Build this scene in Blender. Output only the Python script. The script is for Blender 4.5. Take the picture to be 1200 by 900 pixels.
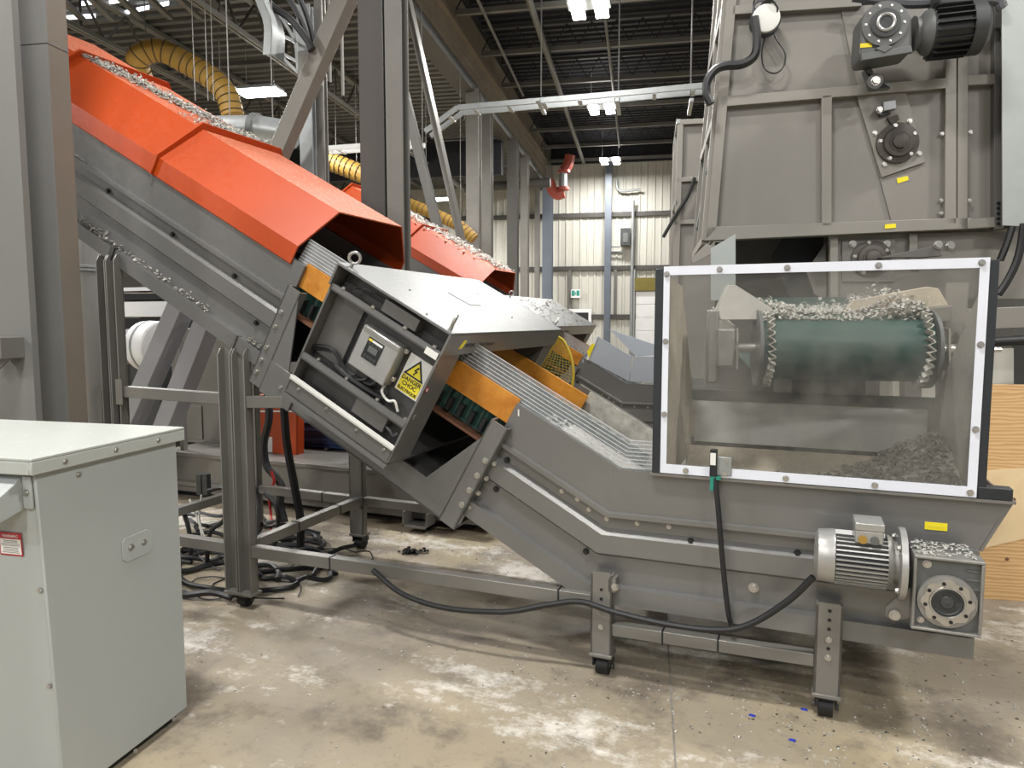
import bpy, bmesh, math, random
from mathutils import Vector, Matrix
random.seed(11)
sc = bpy.context.scene
for o in list(bpy.data.objects):
    bpy.data.objects.remove(o)
COL = sc.collection
PI = math.pi

# ------------------------------------------------------------------ camera
CAM_H, CAM_YAW, CAM_PITCH, FPX = 1.5, 22.0, 5.08, 832.0
cam = bpy.data.cameras.new('camera')
cam.sensor_width = 36.0
cam.lens = FPX / 1200.0 * 36.0
cam.clip_end = 200
camo = bpy.data.objects.new('camera', cam)
camo.location = (0, 0, CAM_H)
camo.rotation_euler = (math.radians(90 - CAM_PITCH), 0, math.radians(CAM_YAW))
COL.objects.link(camo)
sc.camera = camo

# ------------------------------------------------------------------ frames: world = conveyor axes; BF = building axes; IF = conveyor incline
BETA = math.radians(11.0)
BF = Matrix.Rotation(BETA, 4, 'Z')
BFI = BF.inverted()
TH = math.radians(29.2)
IF = Matrix(((-math.cos(TH), 0, math.sin(TH), -.743 - .61 * math.sin(TH)),
             (0, 1, 0, 0),
             (math.sin(TH), 0, math.cos(TH), .61 - .61 * math.cos(TH)),
             (0, 0, 0, 1)))          # (s up the slope, y, v above the floor line)

# ------------------------------------------------------------------ pixel helpers (frame 1200 x 900)
_a, _p = math.radians(CAM_YAW), math.radians(CAM_PITCH)
cF = Vector((-math.sin(_a) * math.cos(_p), math.cos(_a) * math.cos(_p), -math.sin(_p)))
cR = Vector((math.cos(_a), math.sin(_a), 0))
cU = cR.cross(cF)
cO = Vector((0, 0, CAM_H))
def ray(x, y): return cF + cR * ((x - 600) / FPX) - cU * ((y - 450) / FPX)
def onP(x, y, p0, n):
    d = ray(x, y); n = Vector(n)
    return cO + d * ((Vector(p0) - cO).dot(n) / d.dot(n))
def atY(x, y, Y): return onP(x, y, (0, Y, 0), (0, 1, 0))
def atX(x, y, X): return onP(x, y, (X, 0, 0), (1, 0, 0))
def atZ(x, y, Z=0.): return onP(x, y, (0, 0, Z), (0, 0, 1))
def atB(x, y, yb): n = BF @ Vector((0, 1, 0)); return onP(x, y, n * yb, n)      # world point on the building plane yb
def I(s, y, v): return IF @ Vector((s, y, v))
def Bp(xb, yb, z): return BF @ Vector((xb, yb, z))

# ------------------------------------------------------------------ world, exposure, hall lamps and added fill lamps
w = bpy.data.worlds.new('World'); sc.world = w; w.use_nodes = True
w.node_tree.nodes['Background'].inputs[0].default_value = (.93, .96, 1, 1)
w.node_tree.nodes['Background'].inputs[1].default_value = .22
sc.view_settings.view_transform = 'Standard'
sc.view_settings.look = 'None'
sc.view_settings.gamma = 1
sc.view_settings.use_curve_mapping = False
sc.view_settings.exposure = 0.03
LAMP_W = 440.0
def lampat(px, py, z): q = BFI @ atZ(px, py, z); return (q.x, q.y, z)
LAMPS = [(-1.4, 7.3, 7.6), (-1.4, .8, 7.6), (-1.4, -5.7, 7.6), lampat(690, 6, 7.6), lampat(705, 126, 7.6), lampat(715, 188, 7.6),
         (-8.1, 8.0, 6.2), (-8.1, 1.5, 6.2), lampat(305, 107, 6.1), lampat(455, 190, 6.1), lampat(514, 233, 6.1),
         (5.4, 3.0, 7.6), (5.4, -4.0, 7.6), (5.4, 10.3, 7.6), (-14.5, 9.0, 6.2), (-14.5, 18.0, 6.2),
         (-8.1, -5.0, 6.2), (-1.4, -12.2, 7.6), (5.4, -10.5, 7.6), (-8.1, -11.5, 6.2)]  # this row: unseen lamps added behind the camera to brighten facing sides
for i, (xb, yb, z) in enumerate(LAMPS):
    L = bpy.data.lights.new('hall_and_fill_light', 'AREA')
    L.shape = 'RECTANGLE'; L.size = 1.1; L.size_y = .5
    L.energy = LAMP_W; L.color = (1.0, .985, .955)
    lo = bpy.data.objects.new('hall_and_fill_light', L)
    lo.location = BF @ Vector((xb, yb, z - .12))
    COL.objects.link(lo)

# ------------------------------------------------------------------ materials
def hx(h):
    h = h.lstrip('#')
    f = lambda c: c / 12.92 if c <= .04045 else ((c + .055) / 1.055) ** 2.4
    return tuple(f(int(h[i:i + 2], 16) / 255) for i in (0, 2, 4))
MATS = {}
def nodes(name):
    m = bpy.data.materials.new(name); m.use_nodes = True
    nt = m.node_tree; b = nt.nodes['Principled BSDF']
    return m, nt, b
def N(nt, t, **k):
    n = nt.nodes.new(t)
    for a, v in k.items(): setattr(n, a, v)
    return n
def coords(nt): return N(nt, 'ShaderNodeTexCoord').outputs['Object']
def noise(nt, vec, scale, detail=4, rough=.6):
    n = N(nt, 'ShaderNodeTexNoise'); n.inputs['Scale'].default_value = scale
    n.inputs['Detail'].default_value = detail; n.inputs['Roughness'].default_value = rough
    nt.links.new(vec, n.inputs['Vector']); return n.outputs['Fac']
def ramp(nt, fac, stops):
    r = N(nt, 'ShaderNodeValToRGB'); e = r.color_ramp.elements
    while len(e) < len(stops): e.new(.5)
    for i, (p, c) in enumerate(stops):
        e[i].position = p; e[i].color = (c[0], c[1], c[2], 1) if not isinstance(c, float) else (c, c, c, 1)
    nt.links.new(fac, r.inputs['Fac']); return r.outputs['Color']
def mixc(nt, fac, a, b):
    m = N(nt, 'ShaderNodeMix', data_type='RGBA')
    if isinstance(fac, float): m.inputs[0].default_value = fac
    else: nt.links.new(fac, m.inputs[0])
    for s, v in ((6, a), (7, b)):
        if isinstance(v, tuple): m.inputs[s].default_value = (*v[:3], 1)
        else: nt.links.new(v, m.inputs[s])
    return m.outputs[2]
def bump(nt, b, h, strength=.1, dist=.01):
    n = N(nt, 'ShaderNodeBump'); n.inputs['Strength'].default_value = strength; n.inputs['Distance'].default_value = dist
    nt.links.new(h, n.inputs['Height']); nt.links.new(n.outputs[0], b.inputs['Normal'])
def paint(name, col, rough=.45, metal=0., var=.07, scale=3., speck=None, spk=.66, bmp=.03, spec=.5):
    """paint with soft blotches, fine scuffs and optional dust specks"""
    m, nt, b = nodes(name); c = hx(col) if isinstance(col, str) else col
    v = coords(nt)
    f = noise(nt, v, scale, 5)
    lo = tuple(x * (1 - var) for x in c); hi = tuple(min(1, x * (1 + var)) for x in c)
    colr = ramp(nt, f, [(.3, lo), (.7, hi)])
    f2 = noise(nt, v, scale * 14, 6, .75)
    if speck:
        k = ramp(nt, f2, [(spk, 0.), (spk + .1, 1.)])
        colr = mixc(nt, k, colr, hx(speck))
    nt.links.new(colr, b.inputs['Base Color'])
    r = ramp(nt, f2, [(.3, max(.02, rough - .07)), (.75, min(1., rough + .1))])
    nt.links.new(r, b.inputs['Roughness'])
    b.inputs['Metallic'].default_value = metal
    b.inputs['Specular IOR Level'].default_value = spec
    if bmp: bump(nt, b, f2, bmp, .004)
    MATS[name] = m; return m
paint('grey', '#767573', .34, .4, .06, 2.5, '#a8a6a0', .70)
paint('greyd', '#5e5c59', .5, .15, .08, 4)
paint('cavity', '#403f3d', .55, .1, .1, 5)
paint('frame_grey', '#77746f', .40, .3, .08, 3, '#aaa69e', .70)
paint('warm_grey', '#86827b', .48, .15, .06, 1.3, '#b3ada3', .70)
paint('warm_panel', '#7f7b75', .46, .15, .09, .9)
paint('orange', '#ad400d', .42, 0, .06, 2.2, '#e8835c', .71)
paint('orange_dusty', '#b4552c', .6, 0, .10, 4, '#e9b9a3', .56)
paint('cabinet', '#a1a5a3', .42, 0, .03, 1.2, None, .7, .02)
paint('cabinet_lid', '#a9aca7', .5, 0, .03, 2, '#c5c7c2', .6)
paint('column_grey', '#73726f', .55, .1, .08, 1.5, '#9a9893', .72)
paint('column_brown', '#756c61', .6, .1, .10, 1.5, '#a08f7c', .70)
paint('dark_column', '#494643', .6, .1, .10, 1.5)
paint('blue_column', '#5c636d', .5, .1, .10, 1.5)
paint('steel_lid', '#767775', .46, .6, .05, 5, '#e2e2df', .62)
paint('zinc', '#b9b7b2', .32, .9, .06, 30)
paint('galv', '#9a9d9d', .40, .5, .07, 8)
paint('galv_sheet', '#a3a8a5', .45, .35, .04, 10)
paint('alu', '#a9a8a5', .38, .6, .06, 20, '#c9c7c2', .66)
paint('cast', '#8a8884', .5, .5, .12, 18, '#d8d6d0', .64)
paint('gear_grey', '#5f605f', .5, .2, .1, 8, '#7d776c', .64)
paint('gear_dark', '#3d3f3f', .5, .2, .1, 8)
paint('black', '#17181a', .5, 0, .2, 10)
paint('blackfr', '#22262a', .45, 0, .2, 10, '#8d9092', .74)
paint('rubber', '#141414', .6, 0, .2, 20)
paint('cable', '#1b1b1c', .45, 0, .15, 20)
paint('cable_grey', '#55565a', .5, 0, .15, 20)
paint('cable_white', '#d5d3cc', .5, 0, .05, 20)
paint('cable_red', '#a3201d', .5, 0, .1, 20)
paint('green_belt', '#274640', .45, 0, .10, 6, '#6d8780', .68)
paint('white', '#dedede', .4, 0, .04, 3)
paint('white_frame', '#d6d9e2', .45, 0, .04, 5, '#f2f2f2', .66)
paint('cream', '#bdbbb1', .6, 0, .06, .6)
paint('cream_dim', '#a19f96', .6, 0, .06, .6)
paint('deck', '#585755', .5, .25, .10, .6)
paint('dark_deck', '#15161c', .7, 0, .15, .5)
paint('joist', '#6a6864', .55, .1, .1, 2)
paint('girder', '#8f8475', .6, .1, .14, 1.2)
paint('duct_yellow', '#97752f', .6, 0, .12, 3)
paint('duct_wire', '#4a3a20', .6)
paint('yellow', '#e6d21d', .45, 0, .03, 5)
paint('sign_yellow', '#e0cf33', .45, 0, .03, 5)
paint('sign_white', '#d9d8d3', .45, 0, .03, 5)
paint('red', '#a3142a', .45)
paint('salmon', '#b4574a', .5, 0, .08, 4)
paint('teal', '#1e8574', .5)
paint('green_tape', '#1f7c6b', .5)
paint('blue', '#34456a', .5, .1, .15, 5)
paint('bin_grey', '#aab0b8', .4, .1, .04, 2)
paint('paper', '#cfcdc6', .85, 0, .10, 25, None, .6, 0)
paint('paper_grey', '#b0ada5', .85, 0, .25, 25, None, .6, 0)
paint('paper_dark', '#77736c', .85, 0, .25, 25, None, .6, 0)
paint('dust_wall', '#b3a996', .8, 0, .22, 4, '#cfc8ba', .56)
paint('board', '#b4b6b4', .6, 0, .04, 2)
paint('copper', '#74503c', .5, .2)
paint('rust', '#4f4a45', .6, .3, .15, 20)
paint('high_joist', '#3b3a3a', .6, .1, .1, 2)
paint('olive', '#6f6426', .6)
paint('mesh_yellow', '#a88f24', .5)
paint('beam_grey', '#87878a', .45, .15, .06, 2)
paint('tank', '#8c8b89', .35, .3, .08, 2)

def m_amber():
    m, nt, b = nodes('amber'); v = coords(nt)
    f = noise(nt, v, 9, 6, .7)
    nt.links.new(ramp(nt, f, [(.3, hx('#a8661a')), (.7, hx('#cf8f3a'))]), b.inputs['Base Color'])
    b.inputs['Roughness'].default_value = .35
    b.inputs['Transmission Weight'].default_value = .0
    MATS['amber'] = m
m_amber()
def m_clear(name, lo, hi, scale, tint, dustc, stretch=(1, 1, 1), rough=.15, ior=1.35):
    """clear sheet with a film of dust (painted highlight on the ribs): transparent + dust diffuse + gloss"""
    m, nt, b = nodes(name); out = nt.nodes['Material Output']
    mp = N(nt, 'ShaderNodeMapping'); mp.inputs['Scale'].default_value = stretch
    nt.links.new(coords(nt), mp.inputs[0])
    f = noise(nt, mp.outputs[0], scale, 7, .68)
    k = ramp(nt, f, [(.32, lo), (.72, hi)])
    tr = N(nt, 'ShaderNodeBsdfTransparent'); tr.inputs[0].default_value = (*tint, 1)
    b.inputs['Base Color'].default_value = (*hx(dustc), 1); b.inputs['Roughness'].default_value = .7
    mx = N(nt, 'ShaderNodeMixShader'); nt.links.new(k, mx.inputs[0])
    nt.links.new(tr.outputs[0], mx.inputs[1]); nt.links.new(b.outputs[0], mx.inputs[2])
    gl = N(nt, 'ShaderNodeBsdfGlossy'); gl.inputs['Roughness'].default_value = rough
    fr = N(nt, 'ShaderNodeFresnel'); fr.inputs[0].default_value = ior
    m2 = N(nt, 'ShaderNodeMixShader'); nt.links.new(fr.outputs[0], m2.inputs[0])
    nt.links.new(mx.outputs[0], m2.inputs[1]); nt.links.new(gl.outputs[0], m2.inputs[2])
    nt.links.new(m2.outputs[0], out.inputs['Surface'])
    MATS[name] = m
m_clear('plexi', .025, .20, 4.5, (.93, .93, .92), '#a8a59e', (1, 1, .8))
m_clear('clear_strip', .10, .30, 6, (.95, .96, .97), '#c4c4c2', (.6, 1, .8), .25, 1.2)
m_clear('rib_highlight', .55, .75, 6, (.95, .96, .97), '#d2d4d6', (1, 1, 1), .25, 1.3)  # pale rib film paints the strip's highlight lines
def m_emit(name, col, s):
    m, nt, b = nodes(name)
    b.inputs['Base Color'].default_value = (*col, 1)
    b.inputs['Emission Color'].default_value = (*col, 1); b.inputs['Emission Strength'].default_value = s
    MATS[name] = m
m_emit('lamp_glow', (1, .98, .93), 22)
m_emit('skylight_glow', (.9, .95, 1), 3.0)
def m_floor():
    m, nt, b = nodes('concrete'); v = coords(nt)
    v = N(nt, 'ShaderNodeNewGeometry').outputs['Position']
    f1 = noise(nt, v, .55, 8, .62); f2 = noise(nt, v, 2.6, 8, .7); f3 = noise(nt, v, 28, 6, .75)
    base = ramp(nt, f1, [(.32, hx('#7d756a')), (.5, hx('#968b78')), (.68, hx('#a29477'))])
    base = mixc(nt, ramp(nt, f2, [(.36, 1.), (.5, 0.)]), base, hx('#6f665a'))
    # white powder trodden into patches along the machine
    mp = N(nt, 'ShaderNodeMapping'); mp.inputs['Scale'].default_value = (.8, 1.7, 1); nt.links.new(v, mp.inputs[0])
    p = noise(nt, mp.outputs[0], 1.25, 9, .72)
    sep = N(nt, 'ShaderNodeSeparateXYZ'); nt.links.new(v, sep.inputs[0])
    def mth(op, x, y=None):
        q = N(nt, 'ShaderNodeMath', operation=op)
        for i_, z_ in ((0, x), (1, y)):
            if z_ is None: continue
            if isinstance(z_, float): q.inputs[i_].default_value = z_
            else: nt.links.new(z_, q.inputs[i_])
        return q.outputs[0]
    g1 = mth('MULTIPLY', mth('SUBTRACT', sep.outputs[1], 2.42), 3.4)
    g2 = mth('MULTIPLY', mth('SUBTRACT', sep.outputs[1], 3.9), 1.6)
    e1 = mth('POWER', 2.718, mth('MULTIPLY', mth('MULTIPLY', g1, g1), -1.0))
    e2 = mth('POWER', 2.718, mth('MULTIPLY', mth('MULTIPLY', g2, g2), -1.0))
    class _B: pass
    band = _B(); band.outputs = [mth('SUBTRACT', mth('MULTIPLY', mth('ADD', e1, mth('MULTIPLY', e2, .9)), .11), .055)]
    ad = N(nt, 'ShaderNodeMath', operation='ADD'); nt.links.new(p, ad.inputs[0]); nt.links.new(band.outputs[0], ad.inputs[1])
    brk = mth('MULTIPLY', mth('SUBTRACT', noise(nt, v, 11, 8, .8), .5), .5)
    base = mixc(nt, ramp(nt, mth('ADD', ad.outputs[0], brk), [(.54, 0.), (.66, .8)]), base, hx('#d2cdc4'))
    base = mixc(nt, ramp(nt, f3, [(.34, .55), (.44, 0.)]), base, hx('#6e665b'))
    base = mixc(nt, ramp(nt, f3, [(.64, 0.), (.72, .5)]), base, hx('#d8d3c8'))
    nt.links.new(base, b.inputs['Base Color'])
    nt.links.new(ramp(nt, f2, [(.3, .55), (.7, .8)]), b.inputs['Roughness'])
    bump(nt, b, f3, .12, .004)
    MATS['concrete'] = m
m_floor()
def m_ply():
    m, nt, b = nodes('plywood'); v = coords(nt)
    mp = N(nt, 'ShaderNodeMapping'); mp.inputs['Scale'].default_value = (.6, 1, 3.2); nt.links.new(v, mp.inputs[0])
    wv = N(nt, 'ShaderNodeTexWave', wave_type='BANDS', bands_direction='Z'); wv.inputs['Scale'].default_value = 5
    wv.inputs['Distortion'].default_value = 9; wv.inputs['Detail'].default_value = 4
    nt.links.new(mp.outputs[0], wv.inputs[0])
    nt.links.new(ramp(nt, wv.outputs['Fac'], [(.1, hx('#c39a66')), (.9, hx('#d8b483'))]), b.inputs['Base Color'])
    b.inputs['Roughness'].default_value = .7; MATS['plywood'] = m
    m2, nt, b = nodes('plywood_pale'); v = coords(nt)
    nt.links.new(ramp(nt, noise(nt, v, 6, 5), [(.3, hx('#d9bd90')), (.7, hx('#e6d0a8'))]), b.inputs['Base Color'])
    b.inputs['Roughness'].default_value = .7; MATS['plywood_pale'] = m2
m_ply()

# ------------------------------------------------------------------ mesh builder
RM = {}            # world matrix of every thing / part
class MB:
    def __init__(s, fr=None): s.v = []; s.f = []; s.fr = fr
    def add(s, vs, fs):
        n = len(s.v)
        s.v += [(s.fr @ Vector(v)) if s.fr else Vector(v) for v in vs]
        s.f += [tuple(i + n for i in f) for f in fs]
        return s
    def hexa(s, a):  # 8 pts: bottom 4, top 4
        return s.add(a, [(3, 2, 1, 0), (4, 5, 6, 7), (0, 1, 5, 4), (1, 2, 6, 5), (2, 3, 7, 6), (3, 0, 4, 7)])
    def box(s, x0, x1, y0, y1, z0, z1):
        return s.hexa([(x0, y0, z0), (x1, y0, z0), (x1, y1, z0), (x0, y1, z0), (x0, y0, z1), (x1, y0, z1), (x1, y1, z1), (x0, y1, z1)])
    def prism(s, poly, off):
        off = Vector(off); n = len(poly); a = [Vector(p) for p in poly]
        return s.add(a + [p + off for p in a], [tuple(range(n))[::-1], tuple(range(n, 2 * n))] + [(i, (i + 1) % n, n + (i + 1) % n, n + i) for i in range(n)])
    def bar(s, p0, p1, wd, ht, up=(0, 0, 1)):
        p0, p1 = Vector(p0), Vector(p1); d = (p1 - p0).normalized()
        sd = d.cross(Vector(up))
        if sd.length < 1e-4: sd = d.cross(Vector((0, 1, 0)))
        sd.normalize(); u = sd.cross(d)
        sd = sd * wd / 2; u = u * ht / 2
        return s.hexa([p0 - sd - u, p0 + sd - u, p0 + sd + u, p0 - sd + u, p1 - sd - u, p1 + sd - u, p1 + sd + u, p1 - sd + u])
    def rings(s, R, closed=True, caps=True):
        n = len(R[0]); vs = [p for r in R for p in r]; fs = []
        for i in range(len(R) - 1):
            for j in range(n if closed else n - 1):
                k = (j + 1) % n
                fs.append((i * n + j, i * n + k, (i + 1) * n + k, (i + 1) * n + j))
        if caps: fs += [tuple(range(n))[::-1], tuple(range((len(R) - 1) * n, len(R) * n))]
        return s.add(vs, fs)
    def lathe(s, p0, ax, prof, n=20):
        p0 = Vector(p0); ax = Vector(ax).normalized()
        e = ax.cross(Vector((0, 0, 1)))
        if e.length < 1e-3: e = Vector((1, 0, 0))
        e.normalize(); g = ax.cross(e)
        return s.rings([[p0 + ax * d + (e * math.cos(2 * PI * k / n) + g * math.sin(2 * PI * k / n)) * max(r, 1e-4) for k in range(n)] for d, r in prof])
    def cyl(s, p0, p1, r, n=14, r2=None):
        p0, p1 = Vector(p0), Vector(p1)
        return s.lathe(p0, p1 - p0, [(0, r), ((p1 - p0).length, r if r2 is None else r2)], n)
    def tube(s, pts, r, n=7):
        pts = [Vector(p) for p in pts]; R = []; prev = None
        for i, p in enumerate(pts):
            t = (pts[min(i + 1, len(pts) - 1)] - pts[max(i - 1, 0)]).normalized()
            e = prev - t * prev.dot(t) if prev else t.cross(Vector((.31, .2, .93)))
            if e.length < 1e-5: e = t.cross(Vector((1, 0, 0)))
            e.normalize(); prev = e; g = t.cross(e)
            rr = r[i] if isinstance(r, list) else r
            R.append([p + (e * math.cos(2 * PI * k / n) + g * math.sin(2 * PI * k / n)) * rr for k in range(n)])
        return s.rings(R)
    def torus(s, c, ax, R0, r, n=18, m=7):
        c = Vector(c); ax = Vector(ax).normalized(); e = ax.orthogonal().normalized(); g = ax.cross(e)
        vs = []; fs = []
        for i in range(n):
            d = e * math.cos(2 * PI * i / n) + g * math.sin(2 * PI * i / n)
            for j in range(m):
                vs.append(c + d * (R0 + r * math.cos(2 * PI * j / m)) + ax * r * math.sin(2 * PI * j / m))
        for i in range(n):
            for j in range(m):
                a, b = i * m, ((i + 1) % n) * m
                fs.append((a + j, b + j, b + (j + 1) % m, a + (j + 1) % m))
        return s.add(vs, fs)
    def build(s, name, mat, parent=None, bevel=0., smooth=True, label=None):
        return mk(name, s.v, s.f, mat, parent, bevel, smooth, label)
def mk(name, vs, fs, mat, parent=None, bevel=0., smooth=True, label=None):
    if parent is not None: M = RM[parent.name]
    else:
        xs = [v.x for v in vs]; ys = [v.y for v in vs]; zs = [v.z for v in vs]
        M = Matrix.Translation(((min(xs) + max(xs)) / 2, (min(ys) + max(ys)) / 2, min(zs)))
    Mi = M.inverted()
    me = bpy.data.meshes.new(name)
    me.from_pydata([Mi @ v for v in vs], [], fs)
    bm = bmesh.new(); bm.from_mesh(me)
    bmesh.ops.recalc_face_normals(bm, faces=bm.faces)
    bm.to_mesh(me); bm.free()
    if smooth:
        me.polygons.foreach_set('use_smooth', [True] * len(me.polygons))
        me.set_sharp_from_angle(angle=math.radians(34))
    me.materials.append(MATS[mat] if isinstance(mat, str) else mat)
    o = bpy.data.objects.new(name, me); COL.objects.link(o)
    if parent is not None: o.parent = parent
    else: o.matrix_world = M
    RM[o.name] = M
    if bevel:
        b = o.modifiers.new('bevel', 'BEVEL'); b.width = bevel; b.segments = 2; b.limit_method = 'ANGLE'; b.harden_normals = False
    if label: o['label'] = label
    return o
def thing(name, label, cat, loc=(0, 0, 0), rz=0., group=None):
    o = bpy.data.objects.new(name, None); o.empty_display_size = .1; COL.objects.link(o)
    o.location = loc; o.rotation_euler = (0, 0, rz)
    RM[o.name] = Matrix.Translation(Vector(loc)) @ Matrix.Rotation(rz, 4, 'Z')
    tag(o, label, cat, group); return o
def tag(o, label, cat, group=None):
    o['label'] = label; o['category'] = cat
    if group: o['group'] = group
    return o
def struct(o, label=None):
    o['kind'] = 'structure'
    if label: o['label'] = label
    return o
def stuff(o): o['kind'] = 'stuff'; return o
def copy_tree(o, parent=None, skip=()):
    c = o.copy(); COL.objects.link(c)
    if parent is not None: c.parent = parent
    RM[c.name] = RM[o.name]
    for ch in list(o.children):
        if ch.name.split('.')[0] not in skip: copy_tree(ch, c, skip)
    return c
def shift_thing(o, off):
    o.location = o.location + Vector(off); RM[o.name] = Matrix.Translation(Vector(off)) @ RM[o.name]
def relabel(o, label, group=None):
    o['label'] = label
    if group: o['group'] = group
# shared small hardware -------------------------------------------------
def _bolt_mesh():
    n = 6; vs = []; fs = []
    for r, z in ((1.35, 0), (1.35, .35)):
        vs += [(r * math.cos(2 * PI * k / 12), r * math.sin(2 * PI * k / 12), z) for k in range(12)]
    fs += [(k, (k + 1) % 12, 12 + (k + 1) % 12, 12 + k) for k in range(12)] + [tuple(range(12, 24))]
    b = len(vs)
    for z in (.35, 1.1): vs += [(math.cos(PI / 3 * k), math.sin(PI / 3 * k), z) for k in range(6)]
    fs += [(b + k, b + (k + 1) % 6, b + 6 + (k + 1) % 6, b + 6 + k) for k in range(6)] + [tuple(range(b + 6, b + 12))]
    me = bpy.data.meshes.new('bolt'); me.from_pydata(vs, [], fs); me.materials.append(MATS['zinc']); return me
BOLT = _bolt_mesh()
def bolt(parent, p, nrm=(0, -1, 0), r=.009, name='bolt', me=None):
    o = bpy.data.objects.new(name, me or BOLT); COL.objects.link(o)
    nrm = Vector(nrm).normalized()
    M = Matrix.Translation(p) @ nrm.to_track_quat('Z', 'Y').to_matrix().to_4x4() @ Matrix.Scale(r, 4)
    o.parent = parent; o.matrix_local = RM[parent.name].inverted() @ M
    RM[o.name] = RM[parent.name]; return o
def text(parent, s, org, xd, yd, size, mat, name='lettering', align='LEFT', ext=.0004, bold=0.):
    cu = bpy.data.curves.new('txt', 'FONT'); cu.body = s; cu.size = size; cu.align_x = align; cu.extrude = ext; cu.offset = bold
    t = bpy.data.objects.new('txt', cu); COL.objects.link(t)
    bpy.context.view_layer.update()
    me = bpy.data.meshes.new_from_object(t.evaluated_get(bpy.context.evaluated_depsgraph_get()))
    bpy.data.objects.remove(t)
    xd = Vector(xd).normalized(); yd = Vector(yd).normalized(); zd = xd.cross(yd)
    M = Matrix.Translation(org) @ Matrix((xd, yd, zd)).transposed().to_4x4()
    me.transform(RM[parent.name].inverted() @ M); me.name = name
    me.materials.clear(); me.materials.append(MATS[mat])
    o = bpy.data.objects.new(name, me); COL.objects.link(o); o.parent = parent; RM[o.name] = RM[parent.name]
    return o
def shreds(mb, fn, n, size, rnd, curl=.6):
    """n little bent scraps; fn(rnd) -> (point, up normal)"""
    for _ in range(n):
        p, up = fn(rnd); up = Vector(up)
        a = rnd.uniform(0, 2 * PI); d = Vector((math.cos(a), math.sin(a), rnd.uniform(-.5, .5)))
        d = (d - up * d.dot(up) * .6).normalized(); sd = d.cross(up).normalized()
        L = size * rnd.uniform(.5, 1.5); wd = size * rnd.uniform(.15, .4); h = L * curl * rnd.uniform(.1, 1)
        q = Vector(p)
        mb.add([q - d * L / 2 - sd * wd, q - d * L / 2 + sd * wd, q + up * h - sd * wd, q + up * h + sd * wd, q + d * L / 2 - sd * wd + up * h * .3, q + d * L / 2 + sd * wd],
               [(0, 2, 3, 1), (2, 4, 5, 3), (0, 1, 3, 5, 4, 2)])
def pxprism(px, plane, depth, fr=None, mode='B'):
    """outline on the plane at its real distance, given thickness away from the viewer"""
    if mode == 'B': return MB().prism([atB(x, y, plane) for x, y in px], BF @ Vector((0, depth, 0)))
    return MB().prism([atY(x, y, plane) for x, y in px], (0, depth, 0))
def smoothpts(pts, n=6):
    pts = [Vector(p) for p in pts]; out = []
    P = [pts[0] * 2 - pts[1]] + pts + [pts[-1] * 2 - pts[-2]]
    for i in range(1, len(P) - 2):
        for k in range(n):
            t = k / n; a, b, c, d = P[i - 1], P[i], P[i + 1], P[i + 2]
            out.append(.5 * ((2 * b) + (c - a) * t + (2 * a - 5 * b + 4 * c - d) * t * t + (3 * b - a - 3 * c + d) * t ** 3))
    out.append(pts[-1]); return out
# ================================================================== the hall
fl = struct(MB(BF).box(-34, 16, -9, 30.4, -.15, 0).build('floor', 'concrete', smooth=False), 'stained grey brown concrete floor dusted with white powder')
a, b = atZ(779, 690), atZ(792, 905)
d = (b - a).normalized(); a = a - d * 1.2; b = b + d * .4
MB().bar(a + Vector((0, 0, .0006)), b + Vector((0, 0, .0006)), .007, .001).build('floor_joint', 'paper_dark', fl, smooth=False)
# far wall: backing, ribbed panels one by one, girts
WY = 30.3
wl = struct(MB(BF).box(-34, 16, WY + .06, WY + .3, 0, 8.9).build('wall_back', 'cream_dim', smooth=False), 'pale ribbed metal cladding wall at the far end')
def panel_mesh(h):
    m = MB(); wd = .60; prof = [(0, 0), (.03, -.035), (.10, -.035), (.13, -.005), (.30, -.005), (.33, -.03), (.38, -.03), (.41, -.005), (.59, -.005), (.595, .0)]
    R = [[Vector((x, y, z)) for x, y in prof] + [Vector((.595, .03, z)), Vector((0, .03, z))] for z in (0, h)]
    return m.rings(R)
rows = [(0, 1.62), (1.74, 3.62), (3.78, 5.82), (5.98, 8.0)]
for z0, z1 in rows:
    me = None
    for k in range(44):
        xb = -24 + .6 * k
        if me is None:
            mb = panel_mesh(z1 - z0); mb.v = [Bp(xb, WY, z0) + (BF @ v) for v in mb.v]
            p0 = mb.build('cladding_panel', 'cream', wl, smooth=False); me = p0.data; base = Bp(xb, 0, 0)
        else:
            p = bpy.data.objects.new('cladding_panel', me); COL.objects.link(p); p.parent = wl
            p.location = Bp(xb, 0, 0) - base
for z in (1.68, 3.70, 5.90):
    MB(BF).box(-24, 3, WY - .14, WY - .05, z - .09, z + .09).build('girt', 'dark_column', wl, smooth=False)
for px in (596, 668, 721):   # short framing posts between the lower girts
    p = BFI @ atB(px, 340, WY - .1)
    MB(BF).box(p.x - .06, p.x + .06, WY - .15, WY - .045, 1.77, 3.61).build('stud', 'joist', wl, smooth=False)
struct(MB(BF).box(-4.2, 16, WY - .12, WY - .03, 8.02, 8.7).build('trim_3', 'dark_deck', smooth=False), 'dark strip where the far wall meets the roof')
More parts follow.
